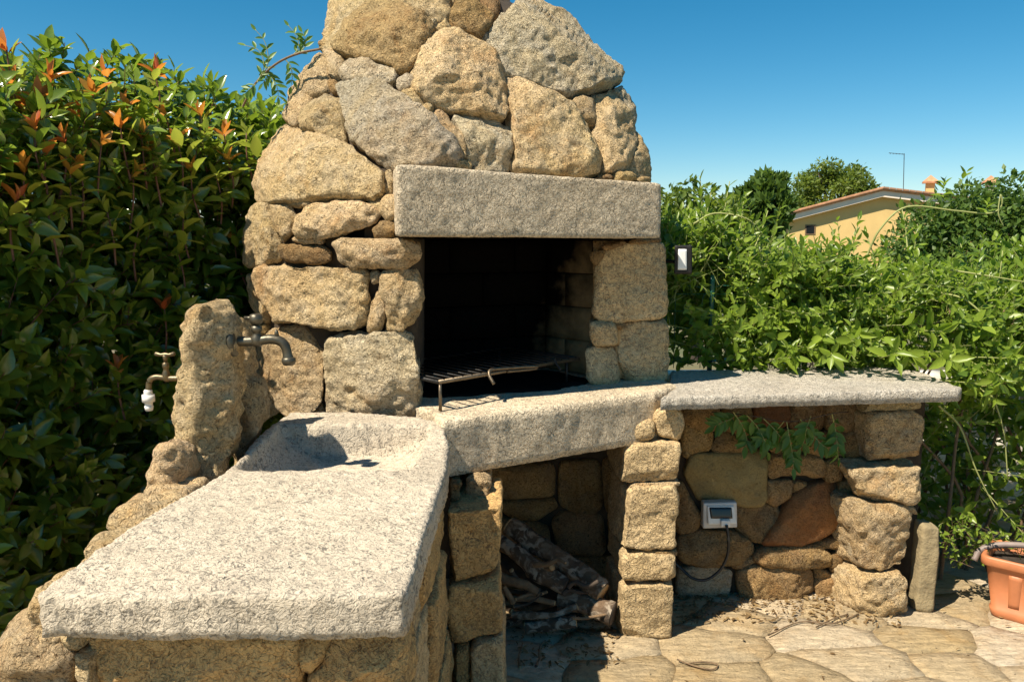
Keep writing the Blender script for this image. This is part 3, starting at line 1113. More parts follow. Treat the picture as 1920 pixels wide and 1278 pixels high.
# back wall of the firewood niche
WOODBACK = plane_surf((0, 3.42, 0), (0.05, -1, 0))
Z7 = zoom(740, 840, 2.918)
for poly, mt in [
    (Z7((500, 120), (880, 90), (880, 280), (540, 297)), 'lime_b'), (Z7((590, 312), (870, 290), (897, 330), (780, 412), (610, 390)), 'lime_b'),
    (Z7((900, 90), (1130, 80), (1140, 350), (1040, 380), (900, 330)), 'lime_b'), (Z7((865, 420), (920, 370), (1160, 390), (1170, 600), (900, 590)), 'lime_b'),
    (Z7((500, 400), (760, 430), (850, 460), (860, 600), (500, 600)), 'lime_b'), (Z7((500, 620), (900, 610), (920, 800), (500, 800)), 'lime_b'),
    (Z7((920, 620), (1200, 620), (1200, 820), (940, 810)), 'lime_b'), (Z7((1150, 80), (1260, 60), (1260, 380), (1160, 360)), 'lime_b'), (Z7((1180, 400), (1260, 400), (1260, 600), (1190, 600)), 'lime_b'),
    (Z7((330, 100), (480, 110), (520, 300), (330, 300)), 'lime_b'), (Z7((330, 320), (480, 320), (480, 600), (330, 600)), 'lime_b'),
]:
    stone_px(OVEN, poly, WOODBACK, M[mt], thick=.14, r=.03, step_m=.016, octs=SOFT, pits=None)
v, f = box(-.45, .62, 3.50, 3.62, 0, .80)
mesh("niche_core", v, f, M['mortar'], OVEN, smooth=False)

# ------------------------------------------------------------------ sink counter
SINK = thing("sink_counter", (-.5, 1.9, 0), "pale granite counter slab with carved wash basin on a stone plinth", "sink counter")
TZ = .93


def tz(x, y): return tuple(at_z(x, y, TZ)[:2])


def bowl(x, y):
    u = (x + .530) / .255 - .10 * (y - 2.42)
    uu = np.clip(1 - u * u, 0, 1) ** .5
    s = np.clip((y - 2.165) / .15, 0, 1); s = s * s * (3 - 2 * s)
    b = np.clip((2.640 - y) / .022, 0, 1); b = b * b * (3 - 2 * b)
    return -.128 * uu * s * b + .02 * np.clip((y - 2.3) / .3, 0, 1)


top_poly = [tz(60, 1113), tz(230, 1116), tz(420, 1116), tz(600, 1116), tz(762, 1112), tz(800, 985), (-.185, 2.2), (-.200, 2.45), (-.235, 2.665), (-.32, 2.735), (-.50, 2.79), (-.80, 2.83), (-.82, 2.45), tz(428, 878), tz(240, 990)]
slab("countertop", chaikin(np.array(top_poly), 1, .05), TZ - .088, TZ, M['gran_w'], SINK, .0085, .007, octs=[(4, .0035), (25, .0016), (60, .0030), (120, .0012)], zfun=bowl, outline_jit=.003, chisel=.0065)
# outside skin of the basin at the back of the slab
Z8 = zoom(0, 760, 2.2326)
BASE = plane_surf((0, 1.462, 0), (0, -1, 0))
for poly, mt in [
    (Z8((320, 975), (520, 965), (1200, 965), (1235, 1060), (1240, 1300), (350, 1300), (365, 1010)), 'gran_o'),
    (Z8((1232, 965), (1395, 965), (1350, 1080), (1290, 1150), (1245, 1140)), 'gran_o'),
    (Z8((1400, 968), (1688, 962), (1695, 1300), (1255, 1300), (1270, 1180), (1330, 1100)), 'gran_o'),
    (Z8((120, 960), (230, 985), (245, 1020), (180, 1030), (140, 1000)), 'lime'),
    (Z8((240, 975), (320, 968), (350, 1005), (310, 1035), (255, 1025)), 'lime'),
    (Z8((0, 1320), (60, 1300), (340, 1310), (350, 1520), (0, 1520)), 'lime'),
    (Z8((360, 1310), (900, 1310), (910, 1520), (360, 1520)), 'gran_o'),
    (Z8((920, 1310), (1690, 1310), (1690, 1520), (920, 1520)), 'gran_o'),
]:
    stone_px(SINK, poly, BASE, M[mt], thick=.16, r=.025, octs=GRAN + [(8, .005)], step_m=.007, pits=(40, .003))
v, f = box(-.80, -.245, 1.53, 2.62, 0, .79)
mesh("plinth_core", v, f, M['mortar'], SINK, smooth=False)
# flared stones at the plinth's free corner and along its side
for q, d, bk in [
    ([(-90, 1300), (128, 1330), (132, 1225), (62, 1190)], 1.45, (-.06, .25, 0)),
    ([(142, 1330), (168, 1330), (160, 1236), (138, 1232)], 1.44, (0, .2, 0)),
    ([(-260, 1560), (150, 1560), (140, 1335), (-110, 1310)], 1.44, (-.05, .3, 0)),
    ([(50, 1195), (96, 1200), (84, 1130), (46, 1128)], 1.49, (0, .25, 0)),
]:
    block(SINK, quad8(q, d, bk), M['lime'], r=.04, octs=LIME, step=.010, jitter=.008, pits=(34, .01))
side = [((-.865, 1.76), .15), ((-.87, 1.95), .20), ((-.875, 2.14), .16)]
for k, ((x, y), L) in enumerate(side):
    zt = [.905, .925, .915][k]
    block(SINK, box8(x - .10 - .02 * k, x + .03, y - L / 2, y + L / 2, .42, zt), M['lime'], r=.04, octs=LIME, step=.012, jitter=.012, pits=(34, .008))
    block(SINK, box8(x - .17, x - .01, y - L / 2 - .03, y + L / 2, .0, .42), M['lime'], r=.04, octs=LIME, step=.02, jitter=.012)
block(SINK, box8(-1.0, -.86, 1.46, 1.70, .45, .82), M['lime'], r=.05, octs=LIME, step=.012, jitter=.015, pits=(34, .008))
block(SINK, box8(-1.08, -.86, 1.44, 1.72, .0, .45), M['lime'], r=.05, octs=LIME, step=.02, jitter=.015)
# side of the plinth facing the firewood
for y0, y1, z0, z1, x in [(1.50, 1.86, .64, .838, -.228), (1.87, 2.44, .615, .838, -.212), (1.50, 2.02, .37, .632, -.226), (2.03, 2.43, .345, .605, -.205), (1.50, 1.80, 0, .362, -.226), (1.81, 2.43, 0, .337, -.19)]:
    block(SINK, [(x - .14, y0, z0), (x, y0, z0 + .004), (x, y0, z1), (x - .14, y0, z1), (x - .14, y1, z0), (x, y1, z0 - .004), (x, y1, z1), (x - .14, y1, z1)],
          M['gran_o'] if y0 > 1.6 else M['gran_t'], r=.014, octs=GRAN + [(9, .004)], step=.011, jitter=.004)

# ------------------------------------------------------------------ upright fountain stone
SPIRE = thing("fountain_stone", (-.92, 2.38, 0), "tall rough upright boulder carrying two taps beside the basin", "boulder")


def spire(name, rows, y, depth, mat, seed, ydrift=0.0):
    seg = 56
    rows = sorted(rows)                           # (py, xl, xr) from the top down
    ys = np.array([r_[0] for r_ in rows], float)
    pys = np.arange(ys[0], ys[-1] + .1, 5.0)
    xl = np.interp(pys, ys, [r_[1] for r_ in rows]); xr = np.interp(pys, ys, [r_[2] for r_ in rows])
    V, F = [], []
    for i, py in enumerate(pys):
        a = at_y(xl[i], py, y); b = at_y(xr[i], py, y)
        w = (b[0] - a[0]) / 2; cx = (a[0] + b[0]) / 2
        dd = depth * min(1, .45 + w / .12 * .5)
        for k in range(seg):
            an = 2 * math.pi * k / seg
            cs, sn = math.cos(an), math.sin(an)
            e = .75
            V.append((cx + w * math.copysign(abs(cs) ** e, cs), y + dd * math.copysign(abs(sn) ** e, sn) + ydrift * i / len(pys), a[2]))
    n = len(pys)
    for i in range(n - 1):
        for k in range(seg):
            F.append((i * seg + k, i * seg + (k + 1) % seg, (i + 1) * seg + (k + 1) % seg, (i + 1) * seg + k))
    F.append(tuple(range(seg))); F.append(tuple((n - 1) * seg + k for k in range(seg)))
    o = mesh(name, V, F, mat, SPIRE, recalc=True)
    chip(o, 12, .03, seed)
    displace(o, [(5, .010), (12, .012), (30, .010), (60, .006)], seed, (30, .008))
    return o


spire("boulder", [(560, 388, 402), (564, 372, 424), (574, 362, 434), (600, 357, 440), (640, 350, 444), (680, 343, 446), (720, 337, 447), (760, 333, 449), (800, 332, 450), (840, 334, 446), (862, 345, 432), (900, 340, 425), (1100, 335, 420), (1320, 330, 420)], 2.36, .13, M['lime'], 4)
spire("boulder", [(598, 448, 462), (610, 442, 470), (650, 440, 474), (700, 438, 474), (715, 438, 492), (760, 438, 500), (800, 438, 496), (830, 440, 480), (900, 440, 476), (1000, 440, 470)], 2.56, .10, M['lime'], 9)
spire("boulder", [(805, 320, 336), (815, 310, 350), (840, 300, 358), (870, 292, 362), (900, 284, 360), (930, 279, 350), (960, 276, 338), (1100, 262, 330), (1330, 250, 330)], 2.22, .12, M['lime'], 13)
block(SPIRE, quad8([(322, 772), (345, 774), (345, 732), (324, 738)], 2.34, (0, .08, 0)), M['lime'], r=.02, octs=LIME, step=.008, jitter=.006)

# ------------------------------------------------------------------ side counter
SHELF = thing("side_counter", (1.2, 3.2, 0), "white granite side shelf on rubble pillars with open niche beneath", "counter")
shelf_poly = [(.567, 2.985), (.9, 3.02), (1.3, 3.085), (1.79, 3.150), (1.825, 3.19), (1.84, 3.70), (.72, 3.56), (.66, 3.30), (.66, 3.18)]
slab("shelf_slab", shelf_poly, .918, .968, M['gran_s'], SHELF, .011, .006, octs=[(5, .004), (30, .0025), (70, .0025)])
Z6 = zoom(1120, 660, 2.0675)
NICHE = plane_surf((0, 3.335, 0), (0, -1, 0))
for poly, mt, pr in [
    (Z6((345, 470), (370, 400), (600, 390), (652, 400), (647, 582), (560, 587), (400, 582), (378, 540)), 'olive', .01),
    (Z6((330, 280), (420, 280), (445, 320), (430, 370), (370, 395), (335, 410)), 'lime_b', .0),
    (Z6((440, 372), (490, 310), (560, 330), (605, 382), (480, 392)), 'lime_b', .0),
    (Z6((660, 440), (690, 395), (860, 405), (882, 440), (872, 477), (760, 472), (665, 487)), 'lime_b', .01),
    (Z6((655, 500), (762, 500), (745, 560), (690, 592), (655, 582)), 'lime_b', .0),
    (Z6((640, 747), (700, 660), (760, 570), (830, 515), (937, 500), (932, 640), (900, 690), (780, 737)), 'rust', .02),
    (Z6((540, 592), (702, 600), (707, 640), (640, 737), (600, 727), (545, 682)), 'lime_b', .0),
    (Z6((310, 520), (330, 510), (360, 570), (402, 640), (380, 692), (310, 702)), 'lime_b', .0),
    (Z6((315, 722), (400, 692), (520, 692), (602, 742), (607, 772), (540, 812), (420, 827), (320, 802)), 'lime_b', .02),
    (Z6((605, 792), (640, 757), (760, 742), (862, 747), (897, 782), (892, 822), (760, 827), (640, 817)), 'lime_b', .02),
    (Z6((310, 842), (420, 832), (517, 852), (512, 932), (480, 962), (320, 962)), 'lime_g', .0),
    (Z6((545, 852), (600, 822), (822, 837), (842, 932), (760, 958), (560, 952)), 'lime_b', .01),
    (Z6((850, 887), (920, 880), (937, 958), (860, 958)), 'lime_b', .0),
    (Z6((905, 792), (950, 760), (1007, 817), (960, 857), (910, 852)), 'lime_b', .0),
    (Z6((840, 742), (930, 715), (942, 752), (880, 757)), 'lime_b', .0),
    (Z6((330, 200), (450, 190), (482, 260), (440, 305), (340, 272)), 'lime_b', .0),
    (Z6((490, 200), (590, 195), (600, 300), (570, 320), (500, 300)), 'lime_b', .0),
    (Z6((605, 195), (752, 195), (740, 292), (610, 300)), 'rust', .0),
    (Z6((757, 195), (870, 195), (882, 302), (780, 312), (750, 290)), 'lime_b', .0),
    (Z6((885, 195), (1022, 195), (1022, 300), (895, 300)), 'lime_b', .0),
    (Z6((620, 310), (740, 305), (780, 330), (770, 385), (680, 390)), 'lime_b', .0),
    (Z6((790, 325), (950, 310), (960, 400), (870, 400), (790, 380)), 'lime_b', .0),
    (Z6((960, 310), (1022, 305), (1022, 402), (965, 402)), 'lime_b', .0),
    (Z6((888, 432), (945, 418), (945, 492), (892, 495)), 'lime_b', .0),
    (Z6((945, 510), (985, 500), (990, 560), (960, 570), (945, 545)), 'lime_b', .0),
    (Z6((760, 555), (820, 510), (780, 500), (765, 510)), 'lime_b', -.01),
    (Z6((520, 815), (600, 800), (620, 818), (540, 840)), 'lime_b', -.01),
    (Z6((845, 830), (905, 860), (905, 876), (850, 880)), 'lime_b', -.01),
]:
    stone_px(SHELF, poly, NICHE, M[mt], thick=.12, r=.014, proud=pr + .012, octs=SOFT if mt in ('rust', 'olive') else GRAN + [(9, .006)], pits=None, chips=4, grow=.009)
v, f = box(.63, 1.78, 3.375, 3.52, 0, .915)
mesh("niche_core", v, f, M['mortar'], SHELF, smooth=False)
for q, d, mt, bk in [
    ([(1628, 868), (1730, 870), (1736, 768), (1622, 776)], 3.20, 'lime', (-.0, .22, 0)),
    ([(1625, 945), (1722, 950), (1738, 874), (1588, 872)], 3.18, 'lime', (-.0, .22, 0)),
    ([(1628, 1078), (1704, 1072), (1732, 958), (1600, 940)], 3.15, 'lime', (-.06, .25, 0)),
    ([(1618, 1166), (1704, 1164), (1712, 1076), (1622, 1082)], 3.13, 'lime', (-.06, .25, 0)),
    ([(1620, 775), (1735, 765), (1733, 745), (1635, 745)], 3.22, 'lime', (0, .2, 0)),
    ([(1655, 957), (1722, 968), (1722, 948), (1662, 944)], 3.19, 'lime', (0, .2, 0)),
    ([(1585, 1070), (1625, 1150), (1632, 1085), (1600, 1055)], 3.26, 'lime_g', (0, .16, 0)),
    ([(1590, 1040), (1640, 1075), (1636, 960), (1572, 935)], 3.24, 'lime_g', (0, .16, 0)),
]:
    block(SHELF, quad8(q, d, bk), M[mt], r=.03, octs=LIME, step=.010, jitter=.010, pits=(34, .004))

# ------------------------------------------------------------------ taps
def tap(name, base, out_dir, L, drop, R, label, mat, hmat, handle, nozzle):
    base = Vector(base); d = Vector(out_dir).normalized(); up = Vector((0, 0, 1))
    t = thing(name, base, label, "tap")
    path = bezier([base - d * .02, base + d * L * .35, base + d * L * .72 + up * .004, base + d * L * .93 - up * R * .9, base + d * L - up * drop], 6)
    mesh("spout", *tube(path, [R] * (len(path) - 5) + [R * .96, R * .96, R, R * 1.1, R * 1.15], 16), mat, t, recalc=True)
    mesh("outlet_ring", *lathe((base + d * L - up * (drop - .012), base + d * L - up * (drop + .012)), [(0, R * 1.0), (.15, R * 1.4), (.5, R * 1.45), (.8, R * 1.3), (1, R * 1.1)]), nozzle, t, recalc=True)
    vb = base + d * L * .42
    mesh("valve_body", *lathe((vb - up * R * 1.2, vb + up * .055), [(0, R * .6), (.12, R * 1.25), (.4, R * 1.3), (.5, R * .9), (.62, R * .85), (.66, R * 1.15), (.85, R * 1.1), (.9, R * .5), (1, R * .5)]), mat, t, recalc=True)
    return t, vb, d, up


b1 = at_y(440, 640, 2.36)
t, vb, d, up = tap("bronze_tap", b1, (1, .02, .02), .158, .062, .0145, "dark bronze swan neck tap reaching over the basin", M['bronze'], None, None, M['bronze'])
p = at_y(430, 640, 2.30)
hv = [(vb + up * .05), (vb + up * .082)]
mesh("handle", *merge(lathe(hv, [(0, .012), (.2, .019), (.5, .020), (.9, .018), (1, .010)]), tube([vb + up * .068, vb + up * .070 - d * .035], [.007, .005], 8), tube([vb + up * .068, vb + up * .069 + d * .018], [.006, .004], 8)), M['bronze'], t, recalc=True)
mesh("wall_plate", *lathe((Vector(b1) - d * .010, Vector(b1) + d * .008), [(0, .048), (.5, .048), (1, .040)], 24), M['bronze'], t, recalc=True)
nub = Vector(b1) + d * .125 + up * .018
mesh("vent_knob", *lathe((nub - up * .004, nub + up * .016), [(0, .008), (.5, .006), (1, .003)], 10), M['bronze'], t, recalc=True)
b2 = at_y(338, 709, 2.33)
t, vb, d, up = tap("brass_tap", b2, (-1, .0, .0), .098, .045, .0085, "aged brass garden tap with white hose connector before the hedge", M['brass'], None, None, M['white_plastic'])
end = Vector(b2) + d * .098 - up * .053
mesh("hose_connector", *lathe((end + up * .004, end - up * .044), [(0, .018), (.45, .018), (.47, .012), (.7, .011), (.72, .013), (1, .011)], 20), M['white_plastic'], t, recalc=True)
mesh("handle", *merge(lathe((vb + up * .05, vb + up * .070), [(0, .006), (.6, .0065), (1, .008)], 12),
                      tube([vb + up * .071 - d * .030, vb + up * .073 - d * .026, vb + up * .070 - d * .012, vb + up * .071, vb + up * .070 + d * .012, vb + up * .073 + d * .026, vb + up * .071 + d * .030], [.004, .0075, .005, .007, .005, .0075, .004], 10)), M['brass'], t, recalc=True)

# ------------------------------------------------------------------ grill grate
GR = thing("grill_grate", (.1, 3.2, .98), "blackened iron grill rack with steel front handle on thin legs inside the oven", "grill")
gz = 1.075
ga = at_z(822, 716, gz); gb = at_z(1085, 672, gz)
gd = (gb - ga); gL = np.linalg.norm(gd); gd = gd / gL
gn = np.array([-gd[1], gd[0], 0])
fr = merge(tube([ga, gb], .008, 8))
mesh("front_bar", *fr, M['steel'], GR, recalc=True)
gD = .42
mesh("frame", *merge(tube([ga, ga + gn * gD, gb + gn * gD, gb], .007, 8)), M['black_metal'], GR, recalc=True)
for k in range(17):
    a = ga + gd * gL * (k + .5) / 17
    mesh("bar", *tube([a + (0, 0, .006) - gn * .005, a + gn * gD + (0, 0, .006)], .0035, 6), M['black_metal'], GR, recalc=True)
for s_, dd in ((.01, .0), (.93, .02), (.01, gD), (.93, gD)):
    a = ga + gd * gL * s_ + gn * dd
    mesh("leg", *tube([a, (a[0], a[1], HZ + .002)], .006, 8), M['black_metal'] if dd else M['steel'], GR, recalc=True)
h0 = ga + gd * gL * .30
hp = [h0 - gn * .045 + (0, 0, -.03), h0 - gn * .02 + (0, 0, .0), h0 + gd * .02 - gn * .012 + (0, 0, .016), h0 + gd * .10 - gn * .02 + (0, 0, .014), h0 + gd * .22 - gn * .03 + (0, 0, .006), h0 + gd * .24 - gn * .028 + (0, 0, .0),
      h0 + gd * .22 - gn * .022 + (0, 0, -.005), h0 + gd * .10 - gn * .012 + (0, 0, .0)]
mesh("handle", *tube(bezier(hp, 5), .0065, 8), M['steel'], GR, recalc=True)
h1 = ga + gd * gL * .80
mesh("hook", *tube(bezier([h1 - gn * .035 + (0, 0, -.025), h1 - gn * .008 + (0, 0, .0), h1 + (0, 0, .018)], 4), .005, 8), M['black_metal'], GR, recalc=True)

# ------------------------------------------------------------------ firewood
def log(name, p0, p1, r0, r1, mat, label, group, bend=.02, seed=0):
    p0 = np.array(p0, float); p1 = np.array(p1, float)
    t = thing(name, tuple((p0 + p1) / 2 - (0, 0, max(r0, r1))), label, "firewood", group)
    n = max(4, int(np.linalg.norm(p1 - p0) / .02))
    rg = np.random.default_rng(seed)
    off = rg.uniform(-bend, bend, (4, 3)); off[0] = off[-1] = 0
    pts, rad = [], []
    for k in range(n + 1):
        u = k / n
        o_ = np.array([np.interp(u, [0, .33, .66, 1], off[:, j]) for j in range(3)])
        pts.append(p0 + (p1 - p0) * u + o_)
        rad.append((r0 + (r1 - r0) * u) * (1 + .12 * math.sin(u * 9 + seed) * .5))
    seg = 18
    V, F = tube(pts, rad, seg, cap=True)
    o = mesh("bark", V, F[:-2], mat, t, recalc=True)
    displace(o, [(12, min(.010, r0 * .25)), (40, min(.005, r0 * .12)), (90, .0018)], seed)
    for k, (pp, rr, dr) in enumerate(((pts[0], rad[0], pts[0] - pts[1]), (pts[-1], rad[-1], pts[-1] - pts[-2]))):
        dr = dr / np.linalg.norm(dr)
        mesh("cut_end", *lathe((pp - dr * .003, pp + dr * .002), [(0, rr * .97), (1, rr * .93)], 16), M['cutwood'] if seed % 2 else M['bark_d'], t, recalc=True)
    return t


GW = "firewood piled in the niche under the hearth"
def A(x, y, d): return at_y(x, y, d)
log("thick_log", A(955, 985, 3.28), A(1130, 1110, 3.02), .040, .042, M['bark'], "thick log with flaking pale bark leaning highest on the woodpile", GW, .015, 1)
log("thick_log", A(930, 1010, 3.22), A(1060, 1098, 3.05), .034, .036, M['bark'], "short mottled log lying just under the leaning thick log", GW, .012, 2)
log("white_log", A(985, 1176, 2.98), A(1080, 1164, 2.96), .024, .023, M['bark'], "short white barked log at the bottom front of the woodpile", GW, .004, 3)
log("white_log", A(925, 1178, 3.02), A(975, 1160, 3.06), .017, .016, M['bark'], "pale stubby log behind the white barked log on the ground", GW, .004, 12)
log("branch", A(960, 1152, 3.0), A(1082, 1136, 3.0), .013, .014, M['bark'], "crooked pale branch resting above the white barked log", GW, .02, 5)
log("branch", A(955, 1122, 3.03), A(1040, 1130, 3.0), .013, .010, M['bark_b'], "smooth orange brown branch with a cut stub end", GW, .012, 7)
log("branch", A(930, 1075, 3.08), A(1010, 1110, 3.02), .021, .018, M['bark_b'], "bent brown branch lying across the middle of the pile", GW, .014, 4)
log("branch", A(990, 1075, 3.12), A(1035, 1062, 3.06), .017, .017, M['bark_b'], "short brown stub under the leaning logs", GW, .004, 9)
log("thick_log", A(1050, 1120, 3.08), A(1150, 1150, 2.98), .042, .046, M['bark'], "stout dark log at the foot of the pillar", GW, .010, 6)
log("thick_log", A(920, 1045, 3.32), A(1090, 1140, 3.2), .040, .040, M['bark_d'], "dark log hidden deep behind the leaning logs", GW, .010, 8)
log("thick_log", A(930, 1130, 3.25), A(1120, 1165, 3.15), .040, .045, M['bark_d'], "dark log lying flat on the niche floor at the back", GW, .010, 10)
log("thick_log", A(920, 1165, 3.2), A(1060, 1180, 3.12), .030, .034, M['bark_d'], "thin dark log on the floor behind the white log", GW, .010, 14)
log("twig_stick", A(945, 1100, 3.0), A(962, 1128, 3.0), .011, .012, M['bark_b'], "small upright broken stub poking from the pile", GW, .002, 11)
log("twig_stick", A(1075, 1158, 2.93), A(1142, 1150, 2.95), .006, .004, M['bark_b'], "thin dry stick lying beside the pillar foot", GW, .012, 15)
for k, (a, b, lb) in enumerate([((1005, 1248, 2.73), (1022, 1200, 2.86), "thin forked twig standing off the flagstones before the woodpile"), ((975, 1250, 2.70), (980, 1205, 2.83), "flat brown bark strip on the ground before the woodpile")]):
    log("twig_stick", at_z(a[0], a[1], .01), at_z(b[0], b[1], .015), .005, .003, M['bark_b'], lb, GW, .01, 20 + k)

rs = np.random.default_rng(77)
for k in range(16):
    x0 = rs.uniform(935, 1090); y0 = rs.uniform(1050, 1165); dd = rs.uniform(2.98, 3.2)
    log("dry_stick", A(x0, y0, dd), A(x0 + rs.uniform(30, 90), y0 + rs.uniform(-25, 45), dd + rs.uniform(-.08, .08)), rs.uniform(.006, .013), rs.uniform(.004, .009), M['bark_b'] if k % 3 else M['bark_d'],
        "thin dry stick tangled among the thicker logs of the woodpile", "thin sticks in the woodpile", .018, 40 + k)

# ------------------------------------------------------------------ socket box with cable
SB = thing("socket_box", tuple(at_y(1350, 990, 3.30)), "grey weatherproof socket box with dark window on the rust coloured niche wall", "socket box")


def rbox(name, c8, mat, parent, r=.004, step=.012):
    return block(parent, c8, mat, r=r, octs=None, step=step, name=name)


rbox("back_box", quad8([(1318, 991), (1383, 989), (1382, 941), (1319, 943)], 3.285, (0, .05, 0)), M['grey_plastic'], SB, .006, .006)
cv = rbox("cover", quad8([(1328, 984), (1382, 982), (1377, 948), (1326, 948)], [3.262, 3.262, 3.278, 3.278], (0, .02, 0)), M['white_plastic'], SB, .004, .006)
rbox("window_pane", quad8([(1333, 972), (1374, 972), (1372, 951), (1330, 951)], [3.2635, 3.2635, 3.2735, 3.2735], (0, .010, 0)), M['dark_glass'], SB, .002, .01)
rbox("cable_gland", quad8([(1352, 988), (1370, 988), (1370, 975), (1352, 975)], 3.250, (0, .018, 0)), M['white_plastic'], SB, .003, .006)
cp = [at_y(x, y, d) for x, y, d in ((1362, 984, 3.246), (1366, 1010, 3.238), (1364, 1040, 3.24), (1350, 1068, 3.24), (1325, 1086, 3.24), (1300, 1084, 3.25), (1278, 1066, 3.27), (1262, 1052, 3.28))]
mesh("cable", *tube(bezier(cp, 6), .0065, 10), M['black_rubber'], SB, recalc=True)

# ------------------------------------------------------------------ floodlight
FL = thing("flood_light", tuple(at_y(1282, 515, 3.36)), "small black outdoor floodlight with white lens beside the oven", "lamp")
rbox("housing", quad8([(1264, 514), (1298, 514), (1298, 460), (1265, 460)], 3.36, (0.01, .05, 0)), M['black_metal'], FL, .006, .006)
rbox("lens", quad8([(1271, 506), (1288, 506), (1288, 467), (1272, 467)], 3.355, (0, .008, 0)), M['lamp_glass'], FL, .002, .01)
mesh("bracket", *tube([at_y(1283, 490, 3.40), at_y(1270, 490, 3.48), np.array([.56, 3.5, at_y(1270, 490, 3.48)[2]])], .008, 8), M['black_metal'], FL, recalc=True)

# ------------------------------------------------------------------ post and planter
block(None, [(1.700, 3.18, 0), (1.778, 3.175, 0), (1.782, 3.175, .375), (1.708, 3.18, .39), (1.70, 3.26, 0), (1.775, 3.26, 0), (1.78, 3.26, .375), (1.705, 3.26, .39)], M['concrete'], r=.010, octs=[(12, .003), (60, .001)], step=.012, name="stone_post")
tag(bpy.data.objects["stone_post"], "short squared concrete post standing against the rubble pillar", "post")

PL = thing("planter_box", (2.28, 3.25, 0), "terracotta coloured plastic trough planter with dry soil", "planter")


def rrect(hx, hy, r, n=6):
    out = []
    for cx, cy, a0 in ((hx - r, hy - r, 0), (-hx + r, hy - r, 90), (-hx + r, -hy + r, 180), (hx - r, -hy + r, 270)):
        for k in range(n + 1):
            a = math.radians(a0 + 90 * k / n)
            out.append((cx + r * math.cos(a), cy + r * math.sin(a)))
    return out


def trough(levels, ang, cen):
    V, F = [], []
    ca, sa = math.cos(ang), math.sin(ang)
    for hx, hy, z in levels:
        for x, y in rrect(hx, hy, .035):
            V.append((cen[0] + x * ca - y * sa, cen[1] + x * sa + y * ca, z))
    n = len(V) // len(levels)
    for i in range(len(levels) - 1):
        for k in range(n):
            F.append((i * n + k, i * n + (k + 1) % n, (i + 1) * n + (k + 1) % n, (i + 1) * n + k))
    return V, F, n


PANG, PC = -.72, (2.205, 3.085)
V, F, n = trough([(.20, .085, .004), (.205, .090, .01), (.212, .096, .042), (.206, .090, .046), (.232, .110, .225), (.234, .112, .227), (.246, .124, .229), (.250, .128, .235), (.250, .128, .262), (.246, .124, .268), (.236, .114, .268), (.230, .108, .262), (.226, .104, .21)], PANG, PC)
F.append(tuple(range(n)))
mesh("trough", V, F, M['terracotta'], PL, recalc=True)
V, F, n = trough([(.227, .105, .228), (.2, .08, .236), (.05, .03, .238)], PANG, PC)
F.append(tuple(range(2 * n, 3 * n)))
so = mesh("soil", V, F, M['soil'], PL)
for s_ in (-.12, -.03, .06, .15):
    ca, sa = math.cos(PANG), math.sin(PANG)
    def loc(x, y, z): return (PC[0] + x * ca - y * sa, PC[1] + x * sa + y * ca, z)
    for side_ in (-1,):
        q = [loc(s_ - .02, side_ * .0925, .06), loc(s_ + .02, side_ * .0925, .06), loc(s_ + .024, side_ * .110, .205), loc(s_ - .024, side_ * .110, .205)]
        bk = [loc(s_ - .02, side_ * .085, .06), loc(s_ + .02, side_ * .085, .06), loc(s_ + .024, side_ * .102, .205), loc(s_ - .024, side_ * .102, .205)]
        block(PL, q + bk, M['terracotta'], r=.003, octs=None, step=.02, name="rib")
hz = thing("drip_hose", tuple(loc(-.2, 0, .25)), "grey irrigation hose curling over the planter rim", "hose")
mesh("hose_pipe", *tube(bezier([loc(-.28, -.06, .215), loc(-.265, -.04, .255), loc(-.22, -.02, .285), loc(-.12, .02, .30), (loc(0, .06, .30)), loc(.12, .10, .27), loc(.2, .12, .20)], 6), .013, 10), M['hose'], hz, recalc=True)
mesh("coil", *tube([np.array(loc(.02, -.0, .285)) + .045 * np.array([math.cos(a), math.sin(a) * .5, math.sin(a) * .8]) for a in np.linspace(0, 12, 60)], .010, 8), M['black_rubber'], hz, recalc=True)
# ------------------------------------------------------------------ foliage tools
LT = np.array([0, .16, .40, .68, .88, 1.0])
LW = np.array([.03, .30, .50, .40, .18, 0.0])


def leaf_template(fold=.18, curl=.16, wave=0.0):
    v, mid, lft, rgt = [], [], [], []
    for t in LT:
        mid.append(len(v)); v.append((t, 0, -curl * t * t))
    for t, w in zip(LT[1:-1], LW[1:-1]):
        lft.append(len(v)); v.append((t, w, -curl * t * t + fold * w + wave * math.sin(t * 9)))
    for t, w in zip(LT[1:-1], LW[1:-1]):
        rgt.append(len(v)); v.append((t, -w, -curl * t * t + fold * w + wave * math.cos(t * 8)))
    f = [(mid[0], mid[1], lft[0]), (mid[0], rgt[0], mid[1]), (mid[4], mid[5], lft[3]), (mid[4], rgt[3], mid[5])]
    for k in range(3):
        f.append((mid[k + 1], mid[k + 2], lft[k + 1], lft[k]))
        f.append((mid[k + 1], rgt[k], rgt[k + 1], mid[k + 2]))
    return np.array(v), f


TEMPL = [leaf_template(.20, .14, .01), leaf_template(.32, .26, .02), leaf_template(.12, .05, .02)]
SMALL = (np.array([(0, 0, 0), (.45, .5, .06), (.45, -.5, .06), (1, 0, -.08), (.45, 0, 0)]), [(0, 4, 1), (0, 2, 4), (4, 3, 1), (4, 2, 3)])


def unit(a):
    return a / np.maximum(np.linalg.norm(a, axis=-1, keepdims=True), 1e-9)


